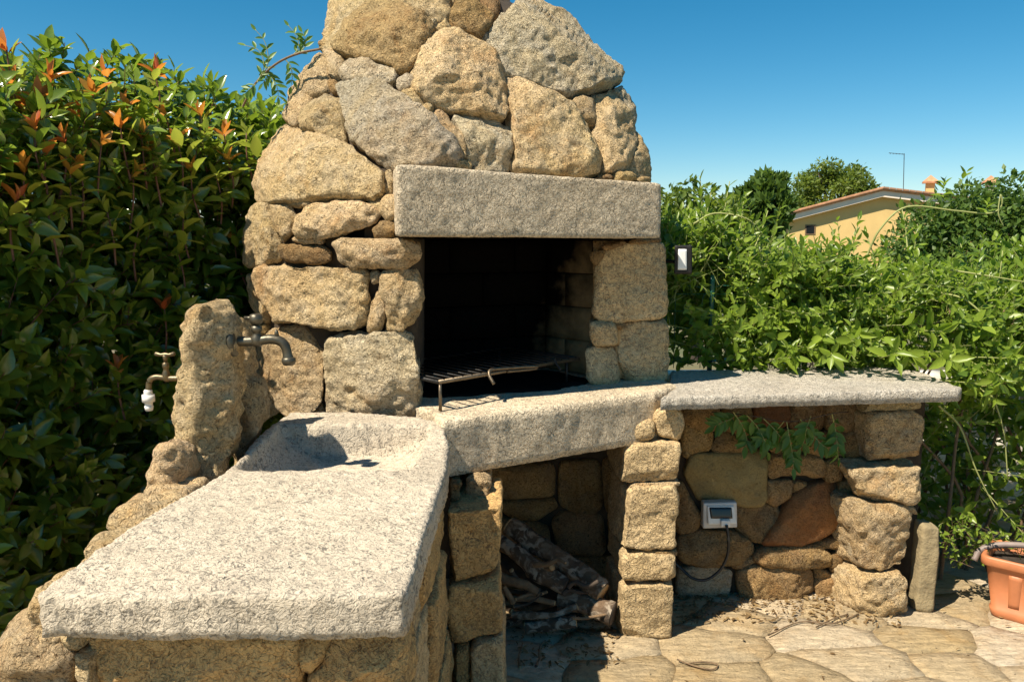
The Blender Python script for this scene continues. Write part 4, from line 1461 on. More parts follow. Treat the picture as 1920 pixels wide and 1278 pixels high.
def leaf_cloud(name, P, A, N, L, W, tint, mat, parent=None, small=False, smooth=True):
    """all leaves as one mesh, world coordinates in"""
    A = unit(A); N = unit(N - A * (A * N).sum(1, keepdims=True)); B = np.cross(N, A)
    nL = len(P)
    if nL == 0: return None
    groups = [(SMALL, np.arange(nL))] if small else [(TEMPL[k], np.arange(k, nL, 3)) for k in range(3)]
    VV, LI, LS, LTot, TT = [], [], [], [], []
    base = 0
    for (tv, tf), idx in groups:
        if len(idx) == 0: continue
        v = (P[idx][:, None] + A[idx][:, None] * (tv[None, :, 0:1] * L[idx][:, None, None]) + B[idx][:, None] * (tv[None, :, 1:2] * W[idx][:, None, None])
             + N[idx][:, None] * (tv[None, :, 2:3] * L[idx][:, None, None]))
        nv = len(tv)
        flat = np.concatenate([np.array(f) for f in tf])
        cnt = np.array([len(f) for f in tf])
        LI.append((flat[None] + base + nv * np.arange(len(idx))[:, None]).ravel())
        LTot.append(np.tile(cnt, len(idx)))
        VV.append(v.reshape(-1, 3)); TT.append(np.repeat(tint[idx], nv))
        base += nv * len(idx)
    V = np.vstack(VV); LI = np.concatenate(LI); LTot = np.concatenate(LTot); TT = np.concatenate(TT)
    LS = np.concatenate([[0], np.cumsum(LTot)[:-1]])
    org = (V.min(0) + V.max(0)) / 2
    me = bpy.data.meshes.new(name)
    me.vertices.add(len(V)); me.vertices.foreach_set("co", (V - org).ravel())
    me.loops.add(len(LI)); me.loops.foreach_set("vertex_index", LI.astype(np.int32))
    me.polygons.add(len(LS)); me.polygons.foreach_set("loop_start", LS.astype(np.int32)); me.polygons.foreach_set("loop_total", LTot.astype(np.int32))
    if smooth:
        me.polygons.foreach_set("use_smooth", np.ones(len(LS), bool))
    at_ = me.attributes.new("tint", 'FLOAT', 'POINT'); at_.data.foreach_set("value", TT.astype(np.float32))
    me.materials.append(mat)
    me.update(calc_edges=True)
    p0 = np.array(world_loc(parent)) if parent is not None else np.zeros(3)
    return link(name, me, parent, Vector(org - p0))


_leaf_meshes = {}


def leaf_mesh(mat, var, tint):
    key = (mat.name, var, round(tint * 5))
    if key not in _leaf_meshes:
        tv, tf = TEMPL[var]
        me = bpy.data.meshes.new("leaf")
        me.from_pydata(tv.tolist(), [], tf)
        me.polygons.foreach_set("use_smooth", [True] * len(tf))
        a_ = me.attributes.new("tint", 'FLOAT', 'POINT'); a_.data.foreach_set("value", [round(tint * 5) / 5] * len(tv))
        me.materials.append(mat)
        _leaf_meshes[key] = me
    return _leaf_meshes[key]


def leaf_objects(P, A, N, L, W, tint, mat, parent, name="leaf"):
    A = unit(A); N = unit(N - A * (A * N).sum(1, keepdims=True)); B = np.cross(N, A)
    p0 = np.array(world_loc(parent))
    for k in range(len(P)):
        o = link(name, leaf_mesh(mat, k % 3, float(np.clip(tint[k], 0, 1))), parent)
        m = Matrix(((A[k, 0] * L[k], B[k, 0] * W[k], N[k, 0] * L[k], P[k, 0] - p0[0]),
                    (A[k, 1] * L[k], B[k, 1] * W[k], N[k, 1] * L[k], P[k, 1] - p0[1]),
                    (A[k, 2] * L[k], B[k, 2] * W[k], N[k, 2] * L[k], P[k, 2] - p0[2]), (0, 0, 0, 1)))
        o.matrix_local = m


def twigs(P, D, n, inter, L, W, rng, spread=(80, 32), tip=.75, lvar=.25):
    """leaves in a spiral on every twig -> arrays"""
    T = len(P)
    D = unit(D)
    ref = np.where(np.abs(D[:, 2:3]) > .9, np.array([[1., 0, 0]]), np.array([[0, 0, 1.]]))
    X = unit(np.cross(D, ref)); Y = np.cross(D, X)
    a0 = rng.uniform(0, 6.28, T)
    out = [[], [], [], [], []]
    for i in range(n):
        u = i / max(n - 1, 1)
        an = a0 + i * 2.4 + rng.uniform(-.3, .3, T)
        R = X * np.cos(an)[:, None] + Y * np.sin(an)[:, None]
        sp = np.radians(spread[0] + (spread[1] - spread[0]) * u + rng.uniform(-16, 16, T))[:, None]
        A = D * np.cos(sp) + R * np.sin(sp)
        A[:, 2] -= .12
        N = D * np.sin(sp) - R * np.cos(sp) + rng.uniform(-.25, .25, (T, 3))
        N[:, 2] += .25
        k = (1 - (1 - tip) * u) * rng.uniform(1 - lvar, 1 + lvar, T)
        out[0].append(P + D * (inter * i)); out[1].append(A); out[2].append(N); out[3].append(L * k); out[4].append(W * k * rng.uniform(.85, 1.15, T))
    return [np.concatenate(o) for o in out]


def stems(name, P, D, length, r, mat, parent):
    """thin three-sided twig stems, one mesh"""
    D = unit(D); T = len(P)
    ref = np.where(np.abs(D[:, 2:3]) > .9, np.array([[1., 0, 0]]), np.array([[0, 0, 1.]]))
    X = unit(np.cross(D, ref)); Y = np.cross(D, X)
    V, F = [], []
    rings = []
    for t, rr in ((-.5, 1.0), (1.0, .5)):
        for k in range(3):
            a = 2.094 * k
            rings.append(P + D * length * t + (X * math.cos(a) + Y * math.sin(a)) * r * rr)
    V = np.stack(rings, 1).reshape(-1, 3)
    for i in range(T):
        b = 6 * i
        for k in range(3):
            F.append((b + k, b + (k + 1) % 3, b + 3 + (k + 1) % 3, b + 3 + k))
    o = mesh(name, V, F, mat, parent)
    tag(o, kind="stuff")
    return o


def project(P):
    d = P - ORG
    f = d[:, 1] * _c - d[:, 2] * _s
    up = d[:, 1] * _s + d[:, 2] * _c
    return CX + FPX * d[:, 0] / f, CY - FPX * up / f, f


def pick_largest(P, A, L, front, n=300):
    """the leaves that show largest: in frame, on the outer face, near"""
    x, y, f = project(P + A * L[:, None] * .5)
    ok = (x > 5) & (x < 1915) & (y > 5) & (y < 1273) & (f > .3) & front
    score = np.where(ok, L / np.maximum(f, .1), -1)
    idx = np.argsort(-score)[:n]
    return idx[score[idx] > 0]


def split(arrs, tint, front, mat, parent, n=300, stuff="foliage"):
    P, A, N, L, W = arrs
    idx = pick_largest(P, unit(A), L, front, n)
    rest = np.ones(len(P), bool); rest[idx] = False
    leaf_objects(P[idx], A[idx], N[idx], L[idx], W[idx], tint[idx], mat, parent)
    o = leaf_cloud(stuff, P[rest], A[rest], N[rest], L[rest], W[rest], tint[rest], mat, parent)
    tag(o, kind="stuff")
    return o


# ------------------------------------------------------------------ hedge of glossy leaves beside the sink
HEDGE = thing("glossy_hedge", (-1.6, 2.4, 0), "tall dense glossy green hedge with orange young shoots behind the sink counter", "hedge")
rg = np.random.default_rng(11)
HP = np.array([(-2.6, 1.80), (-1.85, 2.25), (-1.60, 2.60), (-1.45, 2.95), (-1.26, 3.30), (-.95, 3.75), (-.1, 4.4)])
HS = np.concatenate([[0], np.cumsum(np.hypot(*np.diff(HP, axis=0).T))])


def face_pt(s):
    x = np.interp(s, HS, HP[:, 0]); y = np.interp(s, HS, HP[:, 1])
    e = .05
    d = np.stack([np.interp(s + e, HS, HP[:, 0]) - np.interp(s - e, HS, HP[:, 0]), np.interp(s + e, HS, HP[:, 1]) - np.interp(s - e, HS, HP[:, 1])], -1)
    d = d / np.linalg.norm(d, axis=-1, keepdims=True)
    return x, y, np.stack([d[..., 1], -d[..., 0]], -1)


def lump(s, z, sd=1):
    return vnoise(np.stack([s * 2.6, z * 2.6, np.full_like(s, sd * 4.7)], 1), sd)


def hedge_top(s, w):
    return 1.93 + .22 * np.clip(w / .45, 0, 1) + .10 * lump(s, w, 3)


def hedge_twigs(nf, nt, ni):
    out = []
    # outer face
    s = rg.uniform(.3, HS[-1], nf); z = rg.uniform(.05, 1.0, nf) ** .85 * 2.05
    w = np.abs(rg.normal(0, .10, nf))
    x, y, n = face_pt(s)
    off = .09 * lump(s, z, 1) - w - .10 * np.clip((z - 1.75) / .3, 0, 1) + .05 * lump(s * 2.3, z * 2.3, 6)
    P = np.stack([x + n[:, 0] * off, y + n[:, 1] * off, z], 1)
    D = np.stack([n[:, 0] * .65, n[:, 1] * .65, np.full(nf, .62)], 1) + rg.normal(0, .34, (nf, 3))
    keep = z < hedge_top(s, w) - .02
    out.append((P[keep], D[keep], (w < .12)[keep]))
    # top
    s = rg.uniform(.3, HS[-1], nt); w = rg.uniform(.0, 1.1, nt)
    x, y, n = face_pt(s)
    z = hedge_top(s, w) - np.abs(rg.normal(0, .09, nt))
    P = np.stack([x - n[:, 0] * w, y - n[:, 1] * w, z], 1)
    D = np.stack([n[:, 0] * .25, n[:, 1] * .25, np.full(nt, 1.0)], 1) + rg.normal(0, .30, (nt, 3))
    out.append((P, D, w < .35))
    # inside
    s = rg.uniform(.3, HS[-1], ni); w = rg.uniform(.15, 1.0, ni); z = rg.uniform(.05, 1.95, ni)
    x, y, n = face_pt(s)
    P = np.stack([x - n[:, 0] * w, y - n[:, 1] * w, z], 1)
    D = np.stack([n[:, 0] * .6, n[:, 1] * .6, np.full(ni, .6)], 1) + rg.normal(0, .5, (ni, 3))
    out.append((P, D, np.zeros(ni, bool)))
    return [np.concatenate([o[k] for o in out]) for k in range(3)]


TP, TD, TF = hedge_twigs(2000, 750, 2500)
# leave room for the boulder, the taps and the oven
px_, py_, pf_ = project(TP)
room = ~((np.hypot(TP[:, 0] + .95, TP[:, 1] - 2.38) < .22) | ((TP[:, 0] > -1.10) & (TP[:, 1] > 2.60) & (TP[:, 1] < 3.3)) | ((TP[:, 0] > -.95) & (TP[:, 1] < 3.45)))
TP, TD, TF = TP[room], TD[room], TF[room]
NLEAF = 9
arr = twigs(TP, TD, NLEAF, .017, .094, .043, rg, (82, 30), .72, .38)
tint = np.clip(rg.normal(.30, .16, len(arr[0])) + np.repeat(np.linspace(-.12, .22, NLEAF), len(TP)) + .28 * np.clip((arr[0][:, 2] - 1.7) / .35, 0, 1), 0, 1)  # leaves near the top tinted lighter: sunlight put into their colour
split(arr, tint, np.tile(TF, NLEAF), M['leaf'], HEDGE)
stems("twigs", TP, TD, NLEAF * .017, .0028, M['stem'], HEDGE)
# main stems inside the hedge
for k in range(14):
    s = .4 + k * .28
    x, y, n = face_pt(np.array([s]))
    b = np.array([x[0] - n[0, 0] * .4, y[0] - n[0, 1] * .4, 0])
    pts = [b, b + (rg.uniform(-.1, .1), rg.uniform(-.1, .1), .7), b + (rg.uniform(-.2, .2), rg.uniform(-.2, .2), 1.3), b + (rg.uniform(-.25, .25), rg.uniform(-.25, .25), 1.85)]
    mesh("stem", *tube(bezier(pts, 4), [.018] * 5 + [.012] * 5 + [.008] * 3, 6), M['bark_d'], HEDGE)

SHOOTS = [(12, 95, 1.0), (95, 150, .7), (200, 140, 1.0), (290, 135, .9), (238, 200, .6), (150, 222, .95), (65, 240, .85), (265, 255, .45), (332, 262, .55), (420, 252, .5), (85, 290, .75), (132, 322, .5),
          (150, 310, .4), (358, 318, .45), (30, 375, .9), (200, 395, .15), (335, 475, .25), (308, 578, .85), (220, 690, .7), (440, 450, .3), (345, 395, .1), (462, 250, .2), (40, 205, .8), (115, 205, .5), (405, 330, .2), (250, 330, .3), (20, 160, .9), (70, 185, .7), (175, 175, .6), (310, 215, .5), (120, 265, .85), (190, 270, .35), (225, 235, .7), (285, 290, .3), (45, 320, .6), (375, 215, .35), (90, 400, .2), (260, 430, .15), (430, 300, .3)]
for k, (x, y, red) in enumerate(SHOOTS):
    # walk along the sight line until it meets the hedge's face
    best = 2.2
    for d in np.arange(1.8, 3.6, .02):
        q = at_y(x, y, d)
        best = d
        if q[0] < np.interp(d, HP[:, 1], HP[:, 0]) + .10: break
    top = at_y(x, y, best + (.0 if y > 230 else .12))
    base = top + np.array([rg.uniform(-.03, .03), rg.uniform(-.02, .04), -.19])
    mid = (top + base) / 2 + (rg.uniform(-.015, .015), 0, 0)
    sh = mesh("shoot", *tube(bezier([base, mid, top], 4), [.0042, .0042, .004, .004, .0036, .0034, .003, .0028, .0025], 6), M['stem'], HEDGE)
    nn = 5
    D = np.array([top - mid]); D = D + rg.normal(0, .02, (1, 3))
    a_ = twigs(np.array([top - unit(D)[0] * .012]), D, nn, .004, .076, .028, rg, (48, 8), .75, .25)
    leaf_objects(*a_, np.full(nn, red) + rg.uniform(-.2, .2, nn), M['leaf_new'] if red > .28 else M['leaf_lime'], sh)
    a_ = twigs(np.array([top - unit(D)[0] * .16]), D, 7, .021, .092, .040, rg, (72, 48), .9, .15)
    leaf_objects(*a_, np.clip(np.linspace(.1, .6, 7) + rg.uniform(-.2, .2, 7), 0, 1), M['leaf_lime'] if y < 420 else M['leaf'], sh)


# ------------------------------------------------------------------ pinnate vine fronds
def frond(parent, path, n, L, W, mat, droop=.0, tint=.5, face=None):
    pts = [np.array(p, float) for p in bezier(path, 8)]
    fr_ = mesh("frond", *tube(pts, np.linspace(.0022, .001, len(pts)).tolist(), 5), M['stem_g'], parent)
    P, A, N = [], [], []
    face = np.array([0.1, -1, .35] if face is None else face, float)
    for k in range(n):
        u = .18 + .80 * k / (n - 1)
        i = min(int(u * (len(pts) - 1)), len(pts) - 2)
        t = unit(pts[i + 1] - pts[i])
        sd = unit(np.cross(t, face))
        for s_ in ((1, -1) if k < n - 1 else (0,)):
            a_ = unit(t * .75 + sd * s_ * .85 + rg.normal(0, .08, 3)) if s_ else t
            a_[2] -= droop
            P.append(pts[i]); A.append(a_); N.append(face + rg.normal(0, .25, 3))
    P, A, N = map(np.array, (P, A, N))
    k = rg.uniform(.85, 1.1, len(P)) * np.where(np.arange(len(P)) > len(P) * .6, .85, 1.0)
    leaf_objects(P, A, N, L * k, W * k, np.clip(rg.normal(tint, .15, len(P)), 0, 1), mat, fr_, "leaflet")
    return fr_


VB = thing("vine_branch", tuple(at_y(470, 165, 3.3)), "arching pinnate leaved vine branch against the sky beside the hood", "vine")
br = [at_y(*p) for p in ((455, 200, 3.35), (478, 158, 3.3), (515, 122, 3.25), (555, 102, 3.2), (600, 92, 3.15))]
mesh("stem", *tube(bezier(br, 6), .0045, 6), M['twig'], VB)
for p in [((482, 155), (495, 125), (485, 95), (458, 85)), ((492, 142), (503, 115), (497, 80), (478, 55)), ((548, 105), (560, 90), (556, 68), (540, 47)), ((553, 103), (570, 90), (572, 72), (566, 60)),
          ((500, 135), (512, 150), (520, 165), (522, 185)), ((480, 158), (468, 168), (458, 178)), ((535, 112), (545, 125), (548, 145), (545, 165)), ((505, 130), (500, 145), (492, 158))]:
    frond(VB, [at_y(x, y, 3.27) for x, y in p], 5, .042, .016, M['leaf_w'], 0, .55, (.2, -1, .5))

VU = thing("hanging_vine", tuple(at_y(1380, 770, 3.2)), "dark green pinnate vine leaves hanging under the side shelf", "vine")
mesh("stem", *tube(bezier([at_y(1335, 772, 3.25), at_y(1400, 778, 3.2), at_y(1480, 790, 3.19), at_y(1560, 775, 3.2), at_y(1590, 772, 3.26)], 6), .0022, 6), M['bark_d'], VU)
for p in [((1375, 772), (1390, 795), (1400, 820), (1398, 838)), ((1400, 778), (1420, 800), (1435, 828), (1440, 850)), ((1430, 783), (1455, 808), (1475, 840), (1490, 868)), ((1475, 790), (1480, 820), (1486, 850), (1488, 880)),
          ((1500, 785), (1520, 810), (1540, 832), (1556, 842)), ((1560, 776), (1566, 805), (1570, 835), (1572, 862)), ((1385, 772), (1370, 785), (1352, 792), (1338, 800)), ((1470, 790), (1450, 812), (1430, 826), (1418, 838)), ((1520, 780), (1512, 805), (1508, 825), (1500, 842))]:
    frond(VU, [at_y(x, y, 3.20 + .02 * rg.normal()) for x, y in p], 8, .064, .025, M['leaf_w'], .1, .35)

# ------------------------------------------------------------------ climbing hedge behind the side counter
RH = thing("climbing_hedge", (2.0, 3.9, 0), "sunlit tangled climbing hedge overhanging the white side shelf", "hedge")
rg = np.random.default_rng(23)


def rtop(x):
    """height of the hedge's top along the fence"""
    return np.interp(x, [.55, .8, 1.0, 1.25, 1.5, 1.75, 2.0, 2.3, 2.8, 3.6], [1.40, 1.56, 1.58, 1.48, 1.39, 1.37, 1.37, 1.34, 1.32, 1.32])


def right_twigs(n):
    x = rg.uniform(.62, 3.7, n)
    zt = rtop(x) + .13 * vnoise(np.stack([x * 5, x * 0, x * 0], 1), 8) + .06 * vnoise(np.stack([x * 13, x * 0, x * 0], 1), 18)
    front = np.interp(x, [.6, 1.3, 1.8, 1.95, 2.4, 3.7], [3.66, 3.64, 3.62, 3.46, 3.42, 3.36])
    w = np.abs(rg.normal(0, .20, n))
    zb = np.where(x < 1.86, .93, .12)
    z = zb + (zt - zb) * rg.uniform(0, 1, n) ** .8
    topn = rg.random(n) < .30
    z = np.where(topn, zt - np.abs(rg.normal(0, .06, n)), z)
    w = np.where(topn, rg.uniform(0, .8, n), w)
    lum = .24 * vnoise(np.stack([x * 3, z * 3, x * 0 + 3], 1), 4)
    P = np.stack([x, front + w + lum, z], 1)
    D = np.stack([rg.normal(-.10, .40, n), np.where(topn, -.25, -.55) + rg.normal(0, .35, n), np.where(topn, 1.0, .55) + rg.normal(0, .3, n)], 1)
    # thin out the low part by the planter, where the wall shows through
    thin = (x > 1.86) & (z < .95) & (rg.random(n) < .12)
    return P[~thin], D[~thin], (w < .25)[~thin]


RP, RD, RF = right_twigs(2700)
NR = 7
arr = twigs(RP, RD, NR, .022, .074, .031, rg, (78, 30), .7, .3)
tint = np.clip(rg.normal(.48, .22, len(arr[0])) + .30 * vnoise(arr[0] * 3.5, 77) + np.repeat(np.linspace(-.1, .25, NR), len(RP)), 0, 1)
split(arr, tint, np.tile(RF, NR), M['leaf_r'], RH, 240)
stems("twigs", RP, RD, NR * .020, .0024, M['stem_g'], RH)
# long loose sprays standing off the mass
nl = 420
sx_ = rg.uniform(.66, 3.6, nl); up_ = rg.random(nl) < .55
fr_ = np.interp(sx_, [.6, 1.3, 1.8, 1.95, 2.4, 3.7], [3.66, 3.64, 3.62, 3.46, 3.42, 3.36])
sz_ = np.where(up_, rtop(sx_) - rg.uniform(.10, .24, nl), np.where(sx_ < 1.86, 1.0, .3) + rg.uniform(0, 1, nl) * (rtop(sx_) - np.where(sx_ < 1.86, 1.0, .3)))
LP_ = np.stack([sx_, fr_ + np.where(up_, rg.uniform(0, .7, nl), rg.uniform(-.06, .08, nl)), sz_], 1)
LD_ = np.stack([rg.normal(0, .5, nl), np.where(up_, -.1, -.6) + rg.normal(0, .3, nl), np.where(up_, 1.0, .35) + rg.normal(0, .35, nl)], 1)
a_ = twigs(LP_, LD_, 12, .023, .060, .025, rg, (62, 22), .6, .35)
o = leaf_cloud("sprays", *a_, np.clip(rg.normal(.62, .22, len(a_[0])), 0, 1), M['leaf_r'], RH)
tag(o, kind="stuff")
stems("twigs", LP_, LD_, .27, .0022, M['stem_g'], RH)
# big pale leaves that lie over the shelf
rows = [(1400, 655, 3.62), (1450, 640, 3.58), (1490, 655, 3.52), (1540, 640, 3.5), (1590, 640, 3.48), (1640, 640, 3.46), (1690, 655, 3.4), (1730, 660, 3.36), (1770, 670, 3.32), (1800, 650, 3.36), (1850, 670, 3.3), (1510, 625, 3.55), (1610, 620, 3.52), (1670, 610, 3.5), (1740, 620, 3.45), (1830, 620, 3.4), (1560, 660, 3.45), (1660, 668, 3.4), (1460, 672, 3.5), (1880, 700, 3.3), (1840, 730, 3.28), (1790, 715, 3.27)]
BP = np.array([at_y(*p) for p in rows]); BD = np.stack([rg.normal(0, .5, len(rows)), rg.normal(-.8, .2, len(rows)), rg.normal(.05, .25, len(rows))], 1)
a_ = twigs(BP, BD, 6, .014, .095, .036, rg, (75, 35), .8, .2)
leaf_objects(*a_, np.clip(rg.normal(.85, .15, len(a_[0])), 0, 1), M['leaf_r'], RH)
stems("twigs", BP, BD, .09, .003, M['stem_g'], RH)
# tall upright shoots on top of the hedge
tall = [(1312, 330, 3.85), (1335, 352, 3.8), (1368, 340, 3.8), (1395, 368, 3.8), (1560, 425, 3.9), (1612, 405, 3.9), (1622, 430, 3.85), (1440, 395, 3.85), (1480, 430, 3.9), (1290, 385, 3.8), (1690, 385, 3.9), (1720, 420, 3.85), (1655, 440, 3.9), (1530, 450, 3.9), (1800, 455, 3.8), (1880, 470, 3.7)]
for x, y, d in tall:
    tp = at_y(x, y, d)
    ln = .22
    dv = np.array([[rg.normal(0, .18), rg.normal(0, .1), 1.0]])
    bs = tp - unit(dv)[0] * ln
    sh = mesh("shoot", *tube([bs, (bs + tp) / 2 + (.006, 0, 0), tp], [.0032, .0028, .002], 5), M['stem_g'], RH)
    a_ = twigs(bs[None], dv, 9, ln / 9, .062, .024, rg, (50, 20), .8)
    leaf_objects(*a_, np.clip(rg.normal(.55, .2, 9), 0, 1), M['leaf_r'], sh)
# long tendrils
for path in [((1625, 480, 3.75), (1650, 430, 3.72), (1700, 388, 3.7), (1790, 395, 3.68), (1855, 400, 3.66), (1878, 385, 3.65), (1876, 365, 3.65), (1872, 400, 3.64), (1882, 425, 3.64)),
             ((1760, 548, 3.5), (1810, 562, 3.45), (1855, 605, 3.4), (1880, 660, 3.38), (1895, 700, 3.36)), ((1780, 506, 3.5), (1840, 515, 3.45), (1930, 530, 3.4)), ((1300, 420, 3.7), (1340, 400, 3.7), (1400, 410, 3.68), (1430, 440, 3.7)),
             ((1820, 690, 3.3), (1850, 720, 3.28), (1880, 800, 3.26), (1890, 900, 3.25)), ((1760, 760, 3.3), (1800, 800, 3.28), (1830, 880, 3.26), (1870, 960, 3.25))]:
    pts = bezier([at_y(*p) for p in path], 6)
    mesh("tendril", *tube(pts, np.linspace(.005, .0022, len(pts)).tolist(), 6), M['stem_g'], RH)
a_ = twigs(np.array([at_y(1845, 405, 3.67), at_y(1770, 370, 3.7), at_y(1800, 345, 3.7)]), np.array([[.1, -.2, 1], [-.1, 0, 1], [.2, 0, .4]]), 6, .012, .055, .022, rg, (70, 30))
leaf_objects(*a_, np.clip(rg.normal(.9, .1, len(a_[0])), 0, 1), M['leaf_r'], RH)
# woody stems low down
for k in range(16):
    x = rg.uniform(1.92, 3.4); y = rg.uniform(3.5, 4.0)
    pts = bezier([(x, y, 0), (x + rg.uniform(-.12, .12), y + rg.uniform(-.1, .05), .4), (x + rg.uniform(-.25, .25), y + rg.uniform(-.15, .1), .8), (x + rg.uniform(-.3, .3), y + rg.uniform(-.1, .1), 1.25)], 5)
    mesh("stem", *tube(pts, np.linspace(.010, .004, len(pts)).tolist(), 6), M['twig'], RH)

# planter's own trailing plant
PT = thing("trailing_plant", tuple(loc(-.15, 0, .24)), "straggly small leaved plant trailing over the planter rim", "plant")
TPp = np.array([loc(rg.uniform(-.27, .2), rg.uniform(-.06, .12), rg.uniform(.25, .36)) for _ in range(26)] + [at_y(rg.uniform(1770, 1850), rg.uniform(990, 1060), rg.uniform(3.22, 3.3)) for _ in range(22)])
TDp = np.stack([rg.normal(-.4, .5, len(TPp)), rg.normal(-.3, .4, len(TPp)), rg.normal(.2, .4, len(TPp))], 1)
a_ = twigs(TPp, TDp, 6, .013, .026, .014, rg, (75, 35))
leaf_objects(*a_, np.clip(rg.normal(.6, .25, len(a_[0])), 0, 1), M['leaf_r'], PT)
stems("twigs", TPp, TDp, .08, .0016, M['twig'], PT)

# ------------------------------------------------------------------ wire fence with green post
FE = thing("wire_fence", (1.2, 3.70, 0), "green wire garden fence with scalloped top and square post behind the shelf", "fence")
FY = 3.74
pt_ = at_y(1336, 515, FY)
block(FE, box8(pt_[0] - .011, pt_[0] + .011, FY - .011, FY + .011, 0, pt_[2]), M['green_paint'], r=.004, octs=None, step=.05, name="post")
block(FE, box8(pt_[0] + 1.386, pt_[0] + 1.414, FY + .30, FY + .328, 0, pt_[2]), M['green_paint'], r=.004, octs=None, step=.05, name="post")
zt = at_y(1336, 545, FY)[2]
for k in range(9):
    xa = .58 + k * .165
    arc = [(xa + .165 * (.5 - .62 * math.cos(t)), FY - .004, zt - .05 + .075 * math.sin(t)) for t in np.linspace(0, math.pi, 14)]
    mesh("wire_loop", *tube([(arc[0][0], FY - .004, .95)] + arc + [(arc[-1][0], FY - .004, .95)], .0018, 5), M['green_paint'], FE)
for zz in (.98, 1.06, 1.14, 1.22, 1.30):
    mesh("wire", *tube([(.56, FY, zz), (2.0, FY, zz)], .0015, 5), M['green_paint'], FE)

# ------------------------------------------------------------------ pale garden wall behind the hedge
GWALL = thing("garden_wall", (2.6, 4.72, 0), "low pale rendered garden wall glimpsed through the climbing hedge", "wall")
for r_ in range(4):
    for k in range(12):
        x0 = .4 + k * .40 + (.2 if r_ % 2 else 0)
        block(GWALL, box8(x0 + .004, x0 + .396, 4.62, 4.80, r_ * .19 + (-.03 if r_ == 0 else .003), r_ * .19 + .187), M['whitewall'], r=.008, octs=None, step=.12, name="wall_block")

# ------------------------------------------------------------------ far house
HO = thing("yellow_house", (17.62, 38.0, -1.7), "yellow rendered house with low tiled gable roof beyond the hedge", "house")
gy = 38.0
e0 = at_y(1470, 407, gy); rd = at_y(1656, 357, gy); e1 = at_y(1830, 383, gy)
wl, wr = at_y(1484, 430, gy)[0], e1[0] - .4


def roof_z(x): return np.where(x < rd[0], e0[2] + (rd[2] - e0[2]) * (x - e0[0]) / (rd[0] - e0[0]), rd[2] + (e1[2] - rd[2]) * (x - rd[0]) / (e1[0] - rd[0]))


fz = -1.8
V = [(wl, gy, fz), (wr, gy, fz), (wr, gy, float(roof_z(wr)) - .1), (rd[0], gy, rd[2] - .1), (wl, gy, float(roof_z(wl)) - .1)]
V += [(x, gy + 9, z) for x, _, z in V]
mesh("wall", V, [(0, 1, 2, 3, 4), (9, 8, 7, 6, 5), (0, 5, 6, 1), (1, 6, 7, 2), (2, 7, 8, 3), (3, 8, 9, 4), (4, 9, 5, 0)], M['plaster'], HO, smooth=False, recalc=True)


def roof_layer(name, lo, hi, y0, y1, mat, ext=0.0):
    xs = [e0[0] - ext, rd[0], e1[0] + ext]
    zs = [e0[2] - ext * .27, rd[2], e1[2] - ext * .1]
    V = []
    for y in (y0, y1):
        for x, z in zip(xs, zs): V.append((x, y, z + lo))
        for x, z in zip(xs, zs): V.append((x, y, z + hi))
    F = [(0, 1, 4, 3), (1, 2, 5, 4), (6, 9, 10, 7), (7, 10, 11, 8), (0, 6, 7, 1), (1, 7, 8, 2), (3, 4, 10, 9), (4, 5, 11, 10), (0, 3, 9, 6), (2, 8, 11, 5)]
    return mesh(name, V, F, mat, HO, smooth=False, recalc=True)


roof_layer("fascia", -.30, -.02, gy - .34, gy + 9.6, M['fascia'])
rf = roof_layer("roof", -.018, .07, gy - .40, gy + 9.7, M['rooftile'], .12)
# barrel tiles along the gable edge
for k in range(26):
    x = e0[0] + (rd[0] - e0[0]) * (k + .5) / 26
    z = float(roof_z(x)) + .08
    V, F = tube([(x - .10, gy - .44, z - .03), (x + .11, gy - .44, z + .03)], .085, 8)
    mesh("roof_tile", V, F, M['rooftile'], rf)
    if k < 16:
        x = rd[0] + (e1[0] - rd[0]) * (k + .5) / 16
        z = float(roof_z(x)) + .08
        mesh("roof_tile", *tube([(x - .13, gy - .44, z + .02), (x + .13, gy - .44, z - .02)], .085, 8), M['rooftile'], rf)


def chimney(px0, px1, py0, py1, y, mat, capmat):
    a = at_y(px0, py1, y); b = at_y(px1, py0, y)
    w = b[0] - a[0]
    v, f = box(a[0], b[0], y, y + w, a[2] - .4, b[2])
    c = mesh("chimney", v, f, mat, rf, smooth=False)
    cx = (a[0] + b[0]) / 2
    o_ = w * .38
    V = [(a[0] - o_, y - o_, b[2] + .02), (b[0] + o_, y - o_, b[2] + .02), (b[0] + o_, y + w + o_, b[2] + .02), (a[0] - o_, y + w + o_, b[2] + .02), (cx, y + w / 2, b[2] + .34)]
    V += [(x, yy, z - .08) for x, yy, z in V[:4]]
    mesh("chimney_cap", V, [(0, 1, 4), (1, 2, 4), (2, 3, 4), (3, 0, 4), (5, 6, 1, 0), (6, 7, 2, 1), (7, 8, 3, 2), (8, 5, 0, 3), (5, 8, 7, 6)], capmat, rf, smooth=False, recalc=True)


